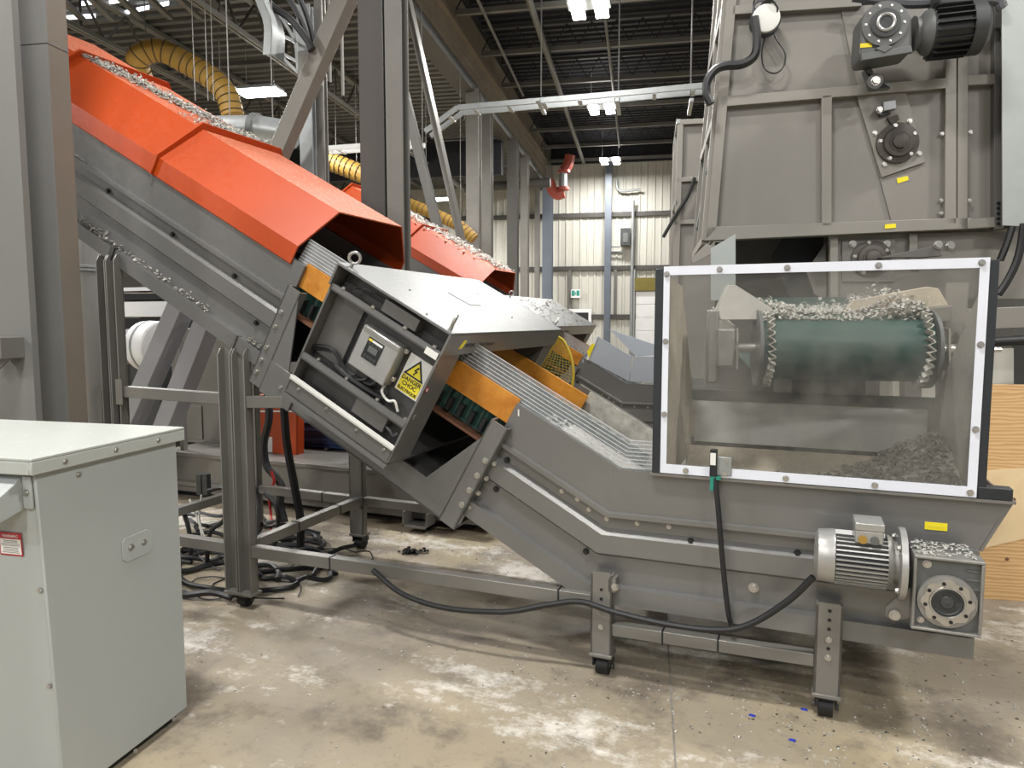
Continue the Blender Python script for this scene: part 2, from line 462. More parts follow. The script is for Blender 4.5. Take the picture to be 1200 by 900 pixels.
# white roller door at the right and a small framed hatch
def wpx(x0, x1, y0, y1, yb): 
    a = BFI @ atB(x0, y1, yb); b = BFI @ atB(x1, y0, yb); return a.x, b.x, a.z, b.z
x0, x1, z0, z1 = wpx(744, 800, 341, 420, WY - .2); z0 = 0
dr = struct(MB(BF).box(x0, x1, WY - .18, WY - .145, z0, z1).build('door_1', 'white', smooth=False), 'white sectional door in the far wall')
for k in range(5):
    MB(BF).box(x0, x1, WY - .2, WY - .18, z0 + (z1 - z0) * k / 5 + .02, z0 + (z1 - z0) * (k + 1) / 5 - .02).build('door_section', 'white', dr, .004)
MB(BF).box(x0 - .06, x1, WY - .3, WY - .145, z1 + .02, z1 + .55).build('door_head', 'olive', dr)
MB(BF).box(x0 - .18, x0 - .04, WY - .3, WY - .145, 0, z1 + .9).build('door_track', 'galv', dr)
x0, x1, z0, z1 = wpx(662, 693, 362, 385, WY - .2)
wi = struct(MB(BF).box(x0 + .12, x1 - .12, WY - .16, WY - .145, z0, z1 - .15).build('window_1', 'black', smooth=False), 'dark framed opening in the far wall')
f = MB(BF).box(x0, x1, WY - .2, WY - .145, z1 - .15, z1); f.box(x1 - .12, x1, WY - .2, WY - .145, z0, z1 - .15); f.box(x0, x0 + .12, WY - .2, WY - .145, z0, z1 - .15)
f.build('window_frame', 'white', wi)
# exit sign: white and teal running-figure board
x0, x1, z0, z1 = wpx(669, 680, 339, 349, WY - .25)
ex = thing('exit_sign', 'small white and green pictogram exit sign on the far wall', 'sign', Bp((x0 + x1) / 2, WY - .25, z0), BETA)
MB(BF).box(x0, x1, WY - .25, WY - .15, z0, z1).build('sign_board', 'white', ex)
for q0, q1 in ((.08, .42), (.60, .92)):
    MB(BF).box(x0 + (x1 - x0) * q0, x0 + (x1 - x0) * q1, WY - .256, WY - .25, z0 + .08, z1 - .05).build('green_field', 'teal', ex, smooth=False)
MB(BF).box(x0 + (x1 - x0) * .46, x0 + (x1 - x0) * .56, WY - .256, WY - .25, z0 + .12, z1 - .12).build('arrow', 'teal', ex, smooth=False)
# electrical box with conduit on the far wall
x0, x1, z0, z1 = wpx(727, 739, 267, 288, WY - .45)
eb = thing('electrical_box', 'dark electrical box on conduits high on the far wall', 'electrical box', Bp((x0 + x1) / 2, WY - .45, z0), BETA)
MB(BF).box(x0, x1, WY - .45, WY - .2, z0, z1).build('housing', 'gear_dark', eb, .02)
MB(BF).box(x0 + .1, x1 - .1, WY - .47, WY - .45, z0 + .12, z1 - .2).build('cover_plate', 'gear_grey', eb, .01)
for dz in (-.35, -.55): MB(BF).tube([(x0 - .5, WY - .2, z0 + .35 + dz), (x0 + .05, WY - .22, z0 + .35 + dz)], .04).build('conduit', 'galv', eb)
pz = BFI @ atB(741, 300, WY - .3)
tag(MB(BF).cyl((pz.x, WY - .3, 0), (pz.x, WY - .3, 6.4), .07).build('conduit_pipe', 'galv'), 'tall thin vertical pipe on far wall beside the electrical box', 'pipe')
h0, h1 = BFI @ atB(716, 225, WY - .3), BFI @ atB(750, 222, WY - .3)
tag(MB(BF).tube(smoothpts([(h0.x + .22, WY - .25, h0.z + .5), (h0.x + .35, WY - .3, h0.z + .05), (h1.x, WY - .3, h1.z)]), .05).build('conduit_pipe', 'galv'), 'thin horizontal pipe with bent end high on far wall', 'pipe')
# ceilings --------------------------------------------------------------
def corr(mb, x0, x1, y0, y1, z, pitch, dep, along='x'):
    """corrugated deck: ribs run along xb"""
    ys = []; y = y0
    while y < y1:
        ys += [(y, z), (y + pitch * .4, z), (y + pitch * .5, z + dep), (y + pitch * .9, z + dep)]; y += pitch
    R = [[Vector((x, yy, zz)) for yy, zz in ys] for x in (x0, x1)]
    return mb.rings(R, closed=False, caps=False)
c1 = struct(corr(MB(BF), -34, -4.5, 3, 30.3, 7.18, .30, .10).build('ceiling', 'deck', smooth=False), 'corrugated metal roof deck over the lower bay')
MB(BF).box(-34, -4.4, -9, 30.4, 7.3, 7.4).build('roof_board', 'deck', c1, smooth=False)
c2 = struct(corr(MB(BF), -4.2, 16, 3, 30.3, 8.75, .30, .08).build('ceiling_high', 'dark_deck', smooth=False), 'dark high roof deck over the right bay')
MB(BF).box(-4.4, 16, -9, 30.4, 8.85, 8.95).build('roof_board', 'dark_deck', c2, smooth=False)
# dark joists across the high bay, each with a lower and an upper chord and short webs
yb = 12.9
while yb < 30:
    j = MB(BF).box(-4.2, 9, yb - .05, yb + .05, 8.0, 8.11).build('joist', 'joist', c2, smooth=False)
    MB(BF).box(-4.2, 9, yb - .05, yb + .05, 8.62, 8.70).build('upper_chord', 'high_joist', j, smooth=False)
    wm = MB(BF)
    for k in range(22): wm.bar((-4.2 + .6 * k, yb, 8.1), (-3.9 + .6 * k, yb, 8.63), .025, .025); wm.bar((-3.9 + .6 * k, yb, 8.63), (-3.6 + .6 * k, yb, 8.1), .025, .025)
    stuff(wm.build('web', 'dark_deck', j, smooth=False))
    yb += 2.4
# open web joists along the low bay
for xb in (-7.0, -9.6, -12.2, -14.8, -17.4):
    j = MB(BF).box(xb - .07, xb - .015, 4, 30, 6.40, 6.47); j.box(xb + .015, xb + .07, 4, 30, 6.40, 6.47)
    j = j.build('joist', 'joist', c1, smooth=False)
    t = MB(BF).box(xb - .07, xb + .07, 4, 30, 7.08, 7.16); t.build('upper_chord', 'joist', j, smooth=False)
    me = None; k = 0; y = 6.0
    while y < 28:
        mw = MB(BF).bar((xb, y, 6.45), (xb, y + .55, 7.1), .035, .035)
        mw.build('web_member', 'dark_column', j, smooth=False)
        MB(BF).bar((xb, y + .55, 7.1), (xb, y + 1.1, 6.45), .035, .035).build('web_member', 'dark_column', j, smooth=False)
        if k % 2 == 0: MB(BF).bar((xb, y + .55, 6.45), (xb, y + .55, 7.1), .03, .03).build('web_member', 'dark_column', j, smooth=False)
        y += 1.1; k += 1
for yb, z in ((9.3, 6.52), (13.2, 6.55), (17.5, 6.5), (23, 6.5)):
    MB(BF).box(-20, -4.6, yb - .03, yb + .03, z - .04, z + .04).build('bridging', 'dark_column', c1, smooth=False)
# dark cross girder in the low bay
struct(MB(BF).box(-22, -4.6, 21.9, 22.2, 6.0, 7.05).build('trim_1', 'dark_deck', smooth=False), 'dark cross girder under the lower roof')
# lines of bright rooflight strips at the far left, and slanting purlins below
for x0, x1, y in ((66, 112, 22), (94, 120, 5), (140, 152, 17), (160, 175, 12), (128, 150, 3), (184, 198, 7)):
    q = [atZ(x0, y + 2, 7.12), atZ(x1, y - 1, 7.12), atZ(x1, y - 4, 7.12), atZ(x0, y - 1, 7.12)]
    MB().prism(q, (0, 0, .03)).build('rooflight', 'skylight_glow', c1, smooth=False)
for k in range(6):
    p = atZ(60 + 34 * k, -14, 6.62); q = atZ(98 + 34 * k, 24 - k, 6.62)
    MB().bar(p, q, .09, .07).build('purlin', 'joist', c1, smooth=False)
# eave girder between the bays: ribbed sheet with top and bottom angles
g = struct(MB(BF).box(-4.6, -4.42, 2, 30.2, 7.12, 8.9).build('trim_2', 'girder', smooth=False), 'deep ribbed eave girder between the two bays')
for z0, z1, xx in ((7.02, 7.14, -4.28), (7.42, 7.46, -4.38), (7.72, 7.76, -4.38), (8.02, 8.12, -4.30)):
    MB(BF).box(-4.7, xx, 2, 30.2, z0, z1).build('angle', 'dark_column' if z0 < 7.1 else 'girder', g, smooth=False)
# ceiling lamps -----------------------------------------------------------
lampl = {3: 'twin tube hanging lamp cut by the top edge of the photo', 4: 'twin tube hanging lamp in the dark bay below the cable tray',
         5: 'twin tube hanging lamp above the far wall column', 8: 'long bright hanging lamp above the large orange hood',
         9: 'hanging lamp partly hidden behind the steel columns', 10: 'small hanging lamp between the two slanting struts'}
for i, (xb, yb, z) in enumerate(LAMPS):
    if i not in lampl: continue
    t = thing('hanging_lamp', lampl[i], 'lamp', Bp(xb, yb, z), BETA, 'hanging hall lamps')
    MB(BF).box(xb - .42, xb + .42, yb - .22, yb + .22, z, z + .07).build('housing', 'galv', t, .01)
    for s in (-.23, .23):
        if i <= 5: MB(BF).box(xb + s - .13, xb + s + .13, yb - .55, yb + .55, z - .05, z - .002).build('tube', 'lamp_glow', t, .02)
        else: MB(BF).box(xb - .45, xb + .45, yb + s * .55 - .10, yb + s * .55 + .10, z - .05, z - .002).build('tube', 'lamp_glow', t, .02)
    for s in (-.3, .3): MB(BF).cyl((xb + s, yb, z + .07), (xb + s, yb, 7.15 if i > 5 else 8.7), .008, 6).build('hanger', 'galv', t)
# steel columns ------------------------------------------------------------
def hcol(label, px, yb, wd, dp, z0, z1, mat, group=None, lean=None, edge='galv'):
    p = BFI @ atB(px, 300, yb); x = p.x
    t = thing('steel_column', label, 'column', Bp(x, yb + dp / 2, z0), BETA, group)
    MB(BF).box(x - wd / 2, x + wd / 2, yb, yb + .018, z0, z1).build('flange', mat, t, smooth=False)
    MB(BF).box(x - wd / 2, x + wd / 2, yb + dp - .018, yb + dp, z0, z1).build('flange', mat, t, smooth=False)
    MB(BF).box(x - .008, x + .008, yb + .018, yb + dp - .018, z0, z1).build('web', mat, t, smooth=False)
    MB(BF).box(x - wd / 2 - .05, x + wd / 2 + .05, yb - .05, yb + dp + .05, z0, z0 + .02).build('base_plate', mat, t, smooth=False)
    return t
ZT0 = atY(450, 553, 4.45).z + .014
hcol('wide dark steel column standing behind the large orange hood', 438, 5.25, .19, .2, ZT0, 7.0, 'dark_column')
hcol('grey steel column just right of the dark column, passing in front of the rear hood', 464, 5.05, .125, .16, ZT0, 7.0, 'joist')
hcol('grey roof column under the sloping end of the cable tray', 554, 17.2, .32, .3, 0, 7.1, 'frame_grey', 'roof columns')
hcol('slimmer roof column beside the cable tray bend', 570, 18.6, .25, .3, 0, 7.1, 'frame_grey', 'roof columns')
hcol('dark roof column third along the eave girder', 600, 21.9, .32, .3, 0, 7.1, 'dark_column', 'roof columns')
hcol('grey roof column fourth along the eave girder', 614, 24.2, .26, .3, 0, 7.1, 'frame_grey', 'roof columns')
hcol('bluish roof column at the far wall below the red pipe elbow', 641, 29.4, .40, .4, 0, 7.1, 'blue_column', 'roof columns')
hcol('narrow grey column between far wall and fourth roof column', 629, 28.0, .18, .2, 0, 7.1, 'frame_grey', 'roof columns')
hcol('tall dark wall column standing against the pale far wall', 712, 29.7, .26, .3, 0, 8.0, 'blue_column', 'roof columns')
hcol('galvanised post behind the slanting tube', 362, 7.4, .15, .1, 0, 4.9, 'galv')
hcol('thin galvanised post right of the slanting tube', 379, 7.5, .09, .1, 0, 5.2, 'frame_grey')
# slanting struts
def strut(label, a, b, Y, wd, dp, mat):
    p, q = atY(*a, Y), atY(*b, Y); d = (q - p).normalized()
    p = p - d * .6
    q = q + d * ((q.z - .05) / -d.z)
    t = thing('slanting_strut', label, 'strut', (q.x, q.y, 0))
    n = d.cross(Vector((0, 1, 0))).normalized()
    MB().bar(p, q, dp, wd, n).build('tube', mat, t, .006)
    return t, p, q, d, n
strut('long grey strut leaning right, passing above the rear orange hood', (446, 0), (512, 263), 9.3, .13, .1, 'greyd')
t, p, q, d, n = strut('pale edged angle strut leaning right of the other strut', (478, 0), (541, 283), 9.6, .12, .05, 'frame_grey')
MB().bar(p + n * .06 + Vector((0, -.06, 0)), q + n * .06 + Vector((0, -.06, 0)), .10, .012, n).build('angle_leg', 'frame_grey', t)
t, p, q, d, n = strut('thick pale square tube leaning left over the large orange hood', (404, 0), (327, 180), 6.2, .18, .15, 'warm_grey')
MB().bar(p - n * .10 + Vector((0, .08, 0)), q - n * .10 + Vector((0, .08, 0)), .02, .035, n).build('edge_strip', 'dark_column', t)
# cable trays ---------------------------------------------------------------
def tray(label, pts, yb, wd=.32, mat='galv', step=.55):
    P = [BFI @ atB(x, y, yb) for x, y in pts]
    t = thing('cable_tray', label, 'cable tray', Bp(P[0].x, yb, P[0].z), BETA)
    for s in (0, wd):
        for k in range(len(P) - 1):
            a, b = Vector((P[k].x, yb + s, P[k].z)), Vector((P[k + 1].x, yb + s, P[k + 1].z))
            MB(BF).bar(a, b, .03, .085).build('side_rail', mat, t, smooth=False)
    for k in range(len(P) - 1):
        L = (P[k + 1] - P[k]).length; m = max(2, int(L / step))
        for q in range(m):
            c = P[k].lerp(P[k + 1], (q + .5) / m)
            MB(BF).box(c.x - .03, c.x + .03, yb, yb + wd, c.z - .06, c.z - .03).build('rung', mat, t, smooth=False)
    return t, P
t, P = tray('long pale ladder cable tray hanging across the dark bay', [(836, 99), (700, 112), (536, 126), (498, 154)], 12.0)
for px in (632, 724, 810):
    c = BFI @ atB(px, 108, 12.0)
    MB(BF).cyl((c.x, 12.2, c.z), (c.x, 12.2, 8.7), .012, 6).build('hanger_rod', 'joist', t)
    MB(BF).box(c.x - .03, c.x + .03, 11.8, 12.6, c.z - .2, c.z - .15).build('trapeze', 'galv', t)
t, P = tray('lower pale cable tray passing behind the dark column', [(492, 166), (378, 174)], 12.6, .3, 'white')
for q in P: MB(BF).cyl((q.x, 12.75, q.z), (q.x, 12.75, 7.2), .01, 6).build('hanger_rod', 'joist', t)
# sprinkler mains running into the depth of the dark bay, drop rods
for k, (a, b, nm) in enumerate((((620, 0), (687, 200), 'thick sprinkler pipe running under the dark roof'), ((707, 0), (726, 172), 'thin sprinkler pipe running towards the far lamp'), ((560, 0), (613, 112), 'thin pipe running beside the eave girder'))):
    p, q = atZ(*a, 7.9), atZ(*b, 7.9)
    if (BFI @ q).y > 29.6: q = p + (q - p) * ((29.6 - (BFI @ p).y) / ((BFI @ q).y - (BFI @ p).y))
    tag(MB().cyl(p + (p - q) * .2, q, (.07, .035, .035)[k], 8).build('sprinkler_pipe', 'joist'), nm, 'pipe')
# red painted pipe elbows at the end of the roof columns
rp = thing('red_pipe', 'salmon red pipe with two elbows beside the far wall', 'pipe', Bp(*(BFI @ atB(655, 230, 27.5))), BETA)
def seg(pts, r, mat, nm): MB().tube(smoothpts([atB(x, y, 27.5) for x, y in pts], 5), r, 10).build(nm, mat, rp)
seg([(668, 182), (666, 192), (661, 200)], .20, 'salmon', 'elbow')
seg([(660, 200), (660, 222)], .15, 'galv', 'sleeve')
seg([(644, 212), (647, 222), (653, 228), (661, 226)], .20, 'salmon', 'elbow')
for x, y in ((661, 201), (660, 221)):
    c = atB(x, y, 27.5); MB().cyl(c + Vector((0, 0, -.05)), c + Vector((0, 0, .05)), .24, 12).build('coupling', 'salmon', rp)
p, q = atB(545, 221, 25.2), atB(645, 214, 25.2)
tag(MB().cyl(p, q, .16, 10).build('sprinkler_pipe', 'dark_column'), 'grey main pipe crossing below the lower roof to the red elbow', 'pipe')
# yellow flexible ducts --------------------------------------------------------
def duct(label, pts, yb, r, n=8):
    P = smoothpts([atB(x, y, yb) + BF @ Vector((0, dy, 0)) for x, y, dy in pts], n)
    t = thing('flexible_duct', label, 'duct', P[0])
    R = []; 
    MB().tube(P, [r * (1 + .035 * (k % 2)) for k in range(len(P))], 12).build('hose', 'duct_yellow', t)
    for k in range(1, len(P) - 1, 2):
        ax = (P[k + 1] - P[k - 1]).normalized()
        MB().torus(P[k], ax, r * 1.03, r * .06, 16, 5).build('wire_coil', 'duct_wire', t)
    for k in (len(P) // 4, 3 * len(P) // 4):
        MB().cyl(P[k] + Vector((0, 0, r * .9)), (P[k].x, P[k].y, 7.2), .008, 6).build('hanger_wire', 'joist', t)
    return t
duct('fat yellow spiral duct curving above the large orange hood', [(168, 98, 0), (176, 76, -.3), (196, 64, -.2), (222, 76, 0), (248, 92, 0), (266, 112, 0), (273, 136, 0)], 11.5, .19, 6)
duct('yellow spiral duct seen between galvanised post and dark column', [(384, 188, 0), (405, 196, 0), (432, 207, 0)], 15, .20, 8)
duct('yellow spiral duct running behind the rear orange hood', [(478, 238, 0), (500, 247, 0), (525, 258, 0), (540, 266, 0), (556, 280, 0)], 16, .13, 8)
# round steel duct
sd = thing('round_duct', 'shiny round steel duct behind the large orange hood', 'duct', atB(290, 160, 8.6))
MB().cyl(atB(250, 152, 8.6), atB(300, 151, 8.6), .17, 20).build('pipe_length', 'galv', sd)
MB().cyl(atB(300, 151, 8.6), atB(345, 158, 8.6), .17, 20).build('pipe_length', 'galv', sd)
MB().cyl(atB(297, 151, 8.6), atB(303, 151.5, 8.6), .2, 20).build('clamp_ring', 'gear_grey', sd)
for x_ in (270, 320):
    q = atB(x_, 152, 8.6); MB().cyl(q + Vector((0, 0, .15)), (q.x, q.y, 7.2), .008, 6).build('hanger_wire', 'joist', sd)
# curved galvanised cable chute, brackets and black hoses top centre-left
cc = thing('curved_cable_chute', 'curved galvanised cable chute hanging at the top left of centre', 'cable tray', atB(305, 60, 6.6))
A = smoothpts([atB(x, y, 6.6) for x, y in ((290, -20), (301, 5), (309, 30), (308, 64))], 5)
off = BF @ Vector((0, .25, 0)); th = BF @ Vector((-.07, 0, 0))
mbc = MB(); mbc.rings([[p, p + BF @ Vector((.085, 0, 0)), p + BF @ Vector((.085, .01, 0)), p + BF @ Vector((0, .01, 0))] for p in A]); mbc.build('side_plate', 'galv', cc)
mbc = MB(); mbc.rings([[p, p + off, p + off + th * .1, p + th * .1] for p in [q + BF @ Vector((.085, 0, 0)) for q in A]]); mbc.build('back_plate', 'galv', cc)
q = A[-1] + BF @ Vector((.04, .12, .1)); MB().cyl(q, (q.x, q.y, 7.2), .008, 6).build('hanger_wire', 'joist', cc)
for k, (pts, r) in enumerate((([(302, -20), (318, 6), (340, 22), (358, 44), (366, 58)], .035), ([(330, -15), (346, 10), (356, 32), (364, 60)], .03), ([(345, -15), (357, 12), (364, 34), (370, 62)], .028))):
    P = smoothpts([atB(x, y, 6.78 + .08 * k) for x, y in pts], 5)
    tag(MB().tube(P, r, 8).build('black_hose', 'cable'), ('thick black hose arching from the curved chute', 'middle black hose of the bundle above the galvanised post', 'right black hose of the bundle above the galvanised post')[k], 'hose', 'black hoses near the roof')
lb = thing('lattice_bracket', 'steel lattice bracket carrying hoses at the galvanised post', 'bracket', atB(350, 75, 7.2))
for a, b in (((312, 32), (348, 50)), ((312, 10), (345, 30)), ((322, 58), (348, 72)), ((345, 30), (350, 86)), ((322, 58), (350, 86)), ((330, 20), (348, 50))):
    MB().bar(atB(*a, 7.2), atB(*b, 7.2), .03, .03).build('angle', 'galv', lb, smooth=False)
MB().prism([atB(x, y, 7.1) for x, y in ((349, 60), (366, 57), (366, 92), (349, 92))], off).build('junction_plate', 'frame_grey', lb)
for x0, y0, y1 in ((386, 62, 96), (401, 34, 112)):
    q_ = atB(x0 + 1, y1, 8.3)
    tag(MB().bar((q_.x, q_.y, 7.2), q_, .025, .03).build('strut_channel', 'frame_grey'), 'slotted channel hanging beside the slanting tube, ' + ('shorter' if y1 < 100 else 'longer') + ' of two', 'channel')
for k, x in enumerate((225, 240, 247)):
    p = atB(x, 12, 9.5); z1 = (atB(x, 118, 9.5)).z
    tag(MB().cyl((p.x, p.y, z1), (p.x, p.y, 7.2), .006, 6).build('threaded_rod', 'joist'), ('leftmost', 'middle', 'rightmost')[k] + ' of three thin rods hanging before the yellow duct', 'rod')
# ================================================================== inclined conveyor (near) -----------------------------------------
YN, YF = 2.862, 3.858           # near and far side sheets
XEND = .61
def kink(v): return Vector((-.743 + math.tan(TH / 2) * (v - .61), 0, v))
def path(v, s0, xend): 
    a = I(s0, 0, v); k = kink(v); return [a, k, Vector((xend, 0, v))]
# side sheet profile: (outward offset, v)
PROF = [(.0, .885), (.0, .706), (.022, .702), (.022, .684), (-.018, .684), (-.018, .628), (.008, .602), (.008, .522), (-.018, .506), (-.018, .387), (.026, .387), (.026, .312), (-.03, .312), (-.03, .885)]
def side(sgn, Y, stations):
    """stations: list of functions v -> point in the XZ plane"""
    R = []
    for st in stations:
        R.append([Vector((st(v).x, Y + sgn * o, st(v).z)) for o, v in PROF])
    return MB().rings(R)
cv = thing('inclined_conveyor', 'grey inclined belt conveyor in the foreground with clear windowed hopper', 'conveyor', (-.7, 3.36, 0), 0., 'inclined conveyors')
S1, S2, STOP = 1.875, .60, 4.2
for sgn, Y in ((-1, YN), (1, YF)):
    up = side(sgn, Y, [lambda v: I(STOP, 0, v), lambda v: I(S1, 0, v)]).build('upper_side_sheet', 'grey', cv)
    lo = side(sgn, Y, [lambda v: I(S2, 0, v), kink, lambda v: Vector((XEND - .005, 0, v))]).build('lower_side_sheet', 'grey', cv)
    if sgn < 0:
        UP, LO = up, lo
# small dark rivets / bolts along the recess
for x in (-.86, -.73, -.60, -.47): bolt(LO, Vector((x, YN + .018, kink(.66).z + max(0, (-.72 - x)) * .56)), (0, -1, 0), .008)
for s in (.10, .24): bolt(LO, I(s, YN + .018, .655), (0, -1, 0), .008)
DK = BOLT.copy(); DK.materials.clear(); DK.materials.append(MATS['black'])
for x, v in ((-.38, .615), (.02, .615)): bolt(LO, Vector((x, YN + .006, v)), (0, -1, 0), .010, 'plug', DK)
for s, v in ((.02, .49), (.52, .635), (.50, .49)): bolt(LO, I(s, YN + .012, v), (0, -1, 0), .010, 'plug', DK)
bolt(LO, Vector((-.135, YN + .018, .452)), (0, -1, 0), .015)
for s, v in ((2.25, .635), (2.02, .49), (2.72, .635), (3.25, .635), (3.6, .49)): bolt(UP, I(s, YN + .012, v), (0, -1, 0), .010, 'plug', DK)
for ds in (0, .035, .07): bolt(UP, I(1.93 + ds, YN - .01, .40), I(0, 0, 1) - I(0, 0, 0), .012)
MB(IF).box(2.06, 2.075, YN - .034, YN + .0, .305, .39).build('seam_strip', 'greyd', UP)
MB(IF).box(3.02, 3.05, YN - .034, YN + .0, .30, .395).build('seam_strip', 'cavity', UP)
# floor of the trough and return pan
for s0, s1 in ((S1, STOP), ):
    MB(IF).box(s0, s1, YN + .03, YF - .03, .33, .345).build('bottom_pan', 'greyd', cv)
MB(IF).box(0, S2, YN + .03, YF - .03, .33, .345).build('bottom_pan', 'greyd', cv)
MB().box(-.80, XEND - .02, YN + .03, YF - .03, .325, .34).build('bottom_pan', 'greyd', cv)
# joint flanges: channel across the end of each section with gusset
def joint(s0, s1, nm):
    # channel web plus lips on the near side
    f = MB(IF).box(s0, s1, YN - .05, YN - .038, .235, .775)
    f.box(s1 - .008, s1, YN - .05, YN + .03, .235, .775); f.box(s0, s0 + .008, YN - .05, YN + .0, .235, .775)
    f = f.build(nm, 'grey', cv)
    g = MB(IF).box(s0, s1, YF + .038, YF + .05, .235, .775); g.box(s1 - .008, s1, YF - .03, YF + .05, .235, .775)
    g.build(nm, 'grey', cv)
    MB(IF).box(s0, s1, YN - .04, YF + .04, .235, .255).build('cross_member', 'greyd', cv)
    return f
j1 = joint(1.80, 1.885, 'joint_flange'); j2 = joint(.565, .655, 'joint_flange')
for v in (.30, .37, .44, .56, .64): bolt(j1, I(1.86, YN - .05, v), (0, -1, 0), .010)
for v in (.36, .44, .52, .60):
    bolt(j2, I(.588, YN - .05, v), (0, -1, 0), .011)
    bolt(j2, I(.555, YN - .02, v), (0, -1, 0), .009)
# gussets and the open bridge beams under the detector
MB(IF).prism([(1.80, YN - .0495, .30), (1.80, YN - .0495, .74), (1.655, YN - .0495, .30)], (0, .008, 0)).build('gusset', 'grey', cv)
MB(IF).box(1.60, 1.80, YN - .056, YN - .046, .225, .40).build('gusset_foot', 'grey', cv, .002)
bolt(cv, I(1.69, YN - .056, .31), (0, -1, 0), .008)
MB(IF).prism([(.655, YN - .0495, .30), (.655, YN - .0495, .68), (.80, YN - .0495, .366), (.80, YN - .0495, .30)], (0, .008, 0)).build('gusset', 'grey', cv)
for Y in (YN - .045, YF + .03):
    b = MB(IF).box(.655, 1.80, Y, Y + .012, .235, .365); b.box(.655, 1.80, Y, Y + .06, .235, .245)
    b.build('bridge_beam', 'grey', cv)
MB(IF).box(.655, 1.80, YN + .0, YF - .0, .262, .27).build('bridge_pan', 'greyd', cv)
# amber skirt boards, belt, corrugated sidewalls in the gap
MB(IF).box(.60, 1.88, YN + .02, YN + .032, .775, .90).build('skirt_board', 'amber', cv)
MB(IF).box(.52, 1.88, YF - .085, YF - .065, .70, .862).build('skirt_board', 'amber', cv)
blt = MB(IF).box(0.06, STOP, YN + .05, YF - .09, .655, .667); blt.build('belt', 'green_belt', cv)
MB().box(-.72, .45, YN + .05, YF - .09, .655, .667).build('belt', 'green_belt', cv)
MB(IF).box(.60, 1.86, YN - .005, YN + .06, .638, .652).build('slider_edge', 'copper', cv)
def wavy(s0, s1, y, v0, v1, pitch, amp, mat='green_belt'):
    P = []; n = int((s1 - s0) / pitch * 6)
    for k in range(n + 1):
        s = s0 + (s1 - s0) * k / n; P.append((s, y + amp * math.sin(2 * PI * (s - s0) / pitch)))
    R = [[Vector((s, yy - .003, v0)), Vector((s, yy + .003, v0)), Vector((s, yy + .003, v1)), Vector((s, yy - .003, v1))] for s, yy in P]
    return MB(IF).rings(R)
wavy(.60, 1.88, YN + .055, .667, .775, .062, .016).build('belt_sidewall', 'green_belt', cv)
wavy(.06, 1.88, YF - .12, .667, .775, .062, .016).build('belt_sidewall', 'green_belt', cv)
for k in range(20):    # black cleats seen between the sidewall waves
    s = .63 + k * .062
    MB(IF).box(s, s + .018, YN + .012, YN + .05, .672, .735).build('cleat', 'rubber', cv)
# clear ribbed guard strip standing on the near side from detector to hopper
def guard(Y, h0, h1, s0, mat, tilt):
    R = []
    for st in (lambda v: I(s0, 0, v), kink, lambda v: Vector((-.545, 0, v))):
        ring = []
        m = 12
        for k in range(m + 1):
            v = h0 + (h1 - h0) * k / m; o = tilt * k / m + 0
            q = st(v); ring.append(Vector((q.x, Y + o, q.z)))
        for k in range(m, -1, -1):
            v = h0 + (h1 - h0) * k / m; o = tilt * k / m + 0 + .003
            q = st(v); ring.append(Vector((q.x, Y + o, q.z)))
        R.append(ring)
    return MB().rings(R)
CG = guard(YN + .034, .875, 1.00, 1.95, 'clear_strip', .03).build('clear_guard', 'clear_strip', cv, smooth=False)
for k in range(8):  # pale ribs: highlight lines of the clear strip put into colour
    v = .889 + .0155 * k; o = .034 + .03 * (v - .875) / .125 - .003
    R = []
    for st in (lambda v: I(1.95, 0, v), kink, lambda v: Vector((-.545, 0, v))):
        R.append([Vector((st(v + dv).x, YN + o + dy, st(v + dv).z)) for dv, dy in ((0, 0), (.0032, 0), (.0032, .003), (0, .003))])
    MB().rings(R).build('highlight_rib', 'rib_highlight', CG, smooth=False)
MB(IF).box(.0, .53, YF - .040, YF - .031, .66, .883).build('dust_film', 'paper_grey', cv)
MB().box(-.68, -.54, YF - .040, YF - .031, .66, .883).build('dust_film', 'paper_grey', cv)
# ------------------------------------------------------------- hopper with the dirty window
ZT = .885
hp = MB().prism([(-.70, YN - .004, ZT), (.69, YN - .004, ZT), (XEND, YN - .004, .703), (-.722, YN - .004, .703)], (0, .014, 0)).build('hopper_skirt', 'grey', cv)
MB().box(-.54, .70, YN - .034, YN + .012, ZT - .006, ZT + .004).build('hopper_rim', 'frame_grey', cv)
# flared end plate and end closure
MB().prism([(XEND - .005, YN - .004, .70), (.69, YN - .004, ZT), (.69, YF, ZT), (XEND - .005, YF, .70)], (.012, 0, -.004)).build('hopper_end_plate', 'grey', cv)
MB().box(XEND - .02, XEND - .004, YN - .02, YF + .02, .32, .70).build('end_closure', 'greyd', cv)
WZ0, WZ1, WX0, WX1, WY0 = .889, 1.712, -.535, .612, YN - .030
for nm, x0, x1 in (('window_post', WX0, WX0 + .034), ('window_post', WX1 - .028, WX1)):
    p = MB().box(x0, x1, WY0, WY0 + .045, WZ0, WZ1 - .008); p.build(nm, 'blackfr', cv, .002)
MB().box(WX1 - .024, .690, WY0 - .004, WY0 + .05, WZ0, WZ0 + .042).build('corner_block', 'blackfr', cv, .003)
fx0, fx1 = WX0 + .034, WX1 - .028
fr = MB().box(fx0, fx1, WY0 - .004, WY0 + .002, WZ0 + .004, WZ0 + .040); fr.box(fx0, fx1, WY0 - .004, WY0 + .002, WZ1 - .034, WZ1)
fr.box(fx0, fx0 + .024, WY0 - .004, WY0 + .002, WZ0 + .04, WZ1 - .034); fr.box(fx1 - .028, fx1, WY0 - .004, WY0 + .002, WZ0 + .04, WZ1 - .034)
WF_ = fr.build('window_frame', 'white_frame', cv, smooth=False)
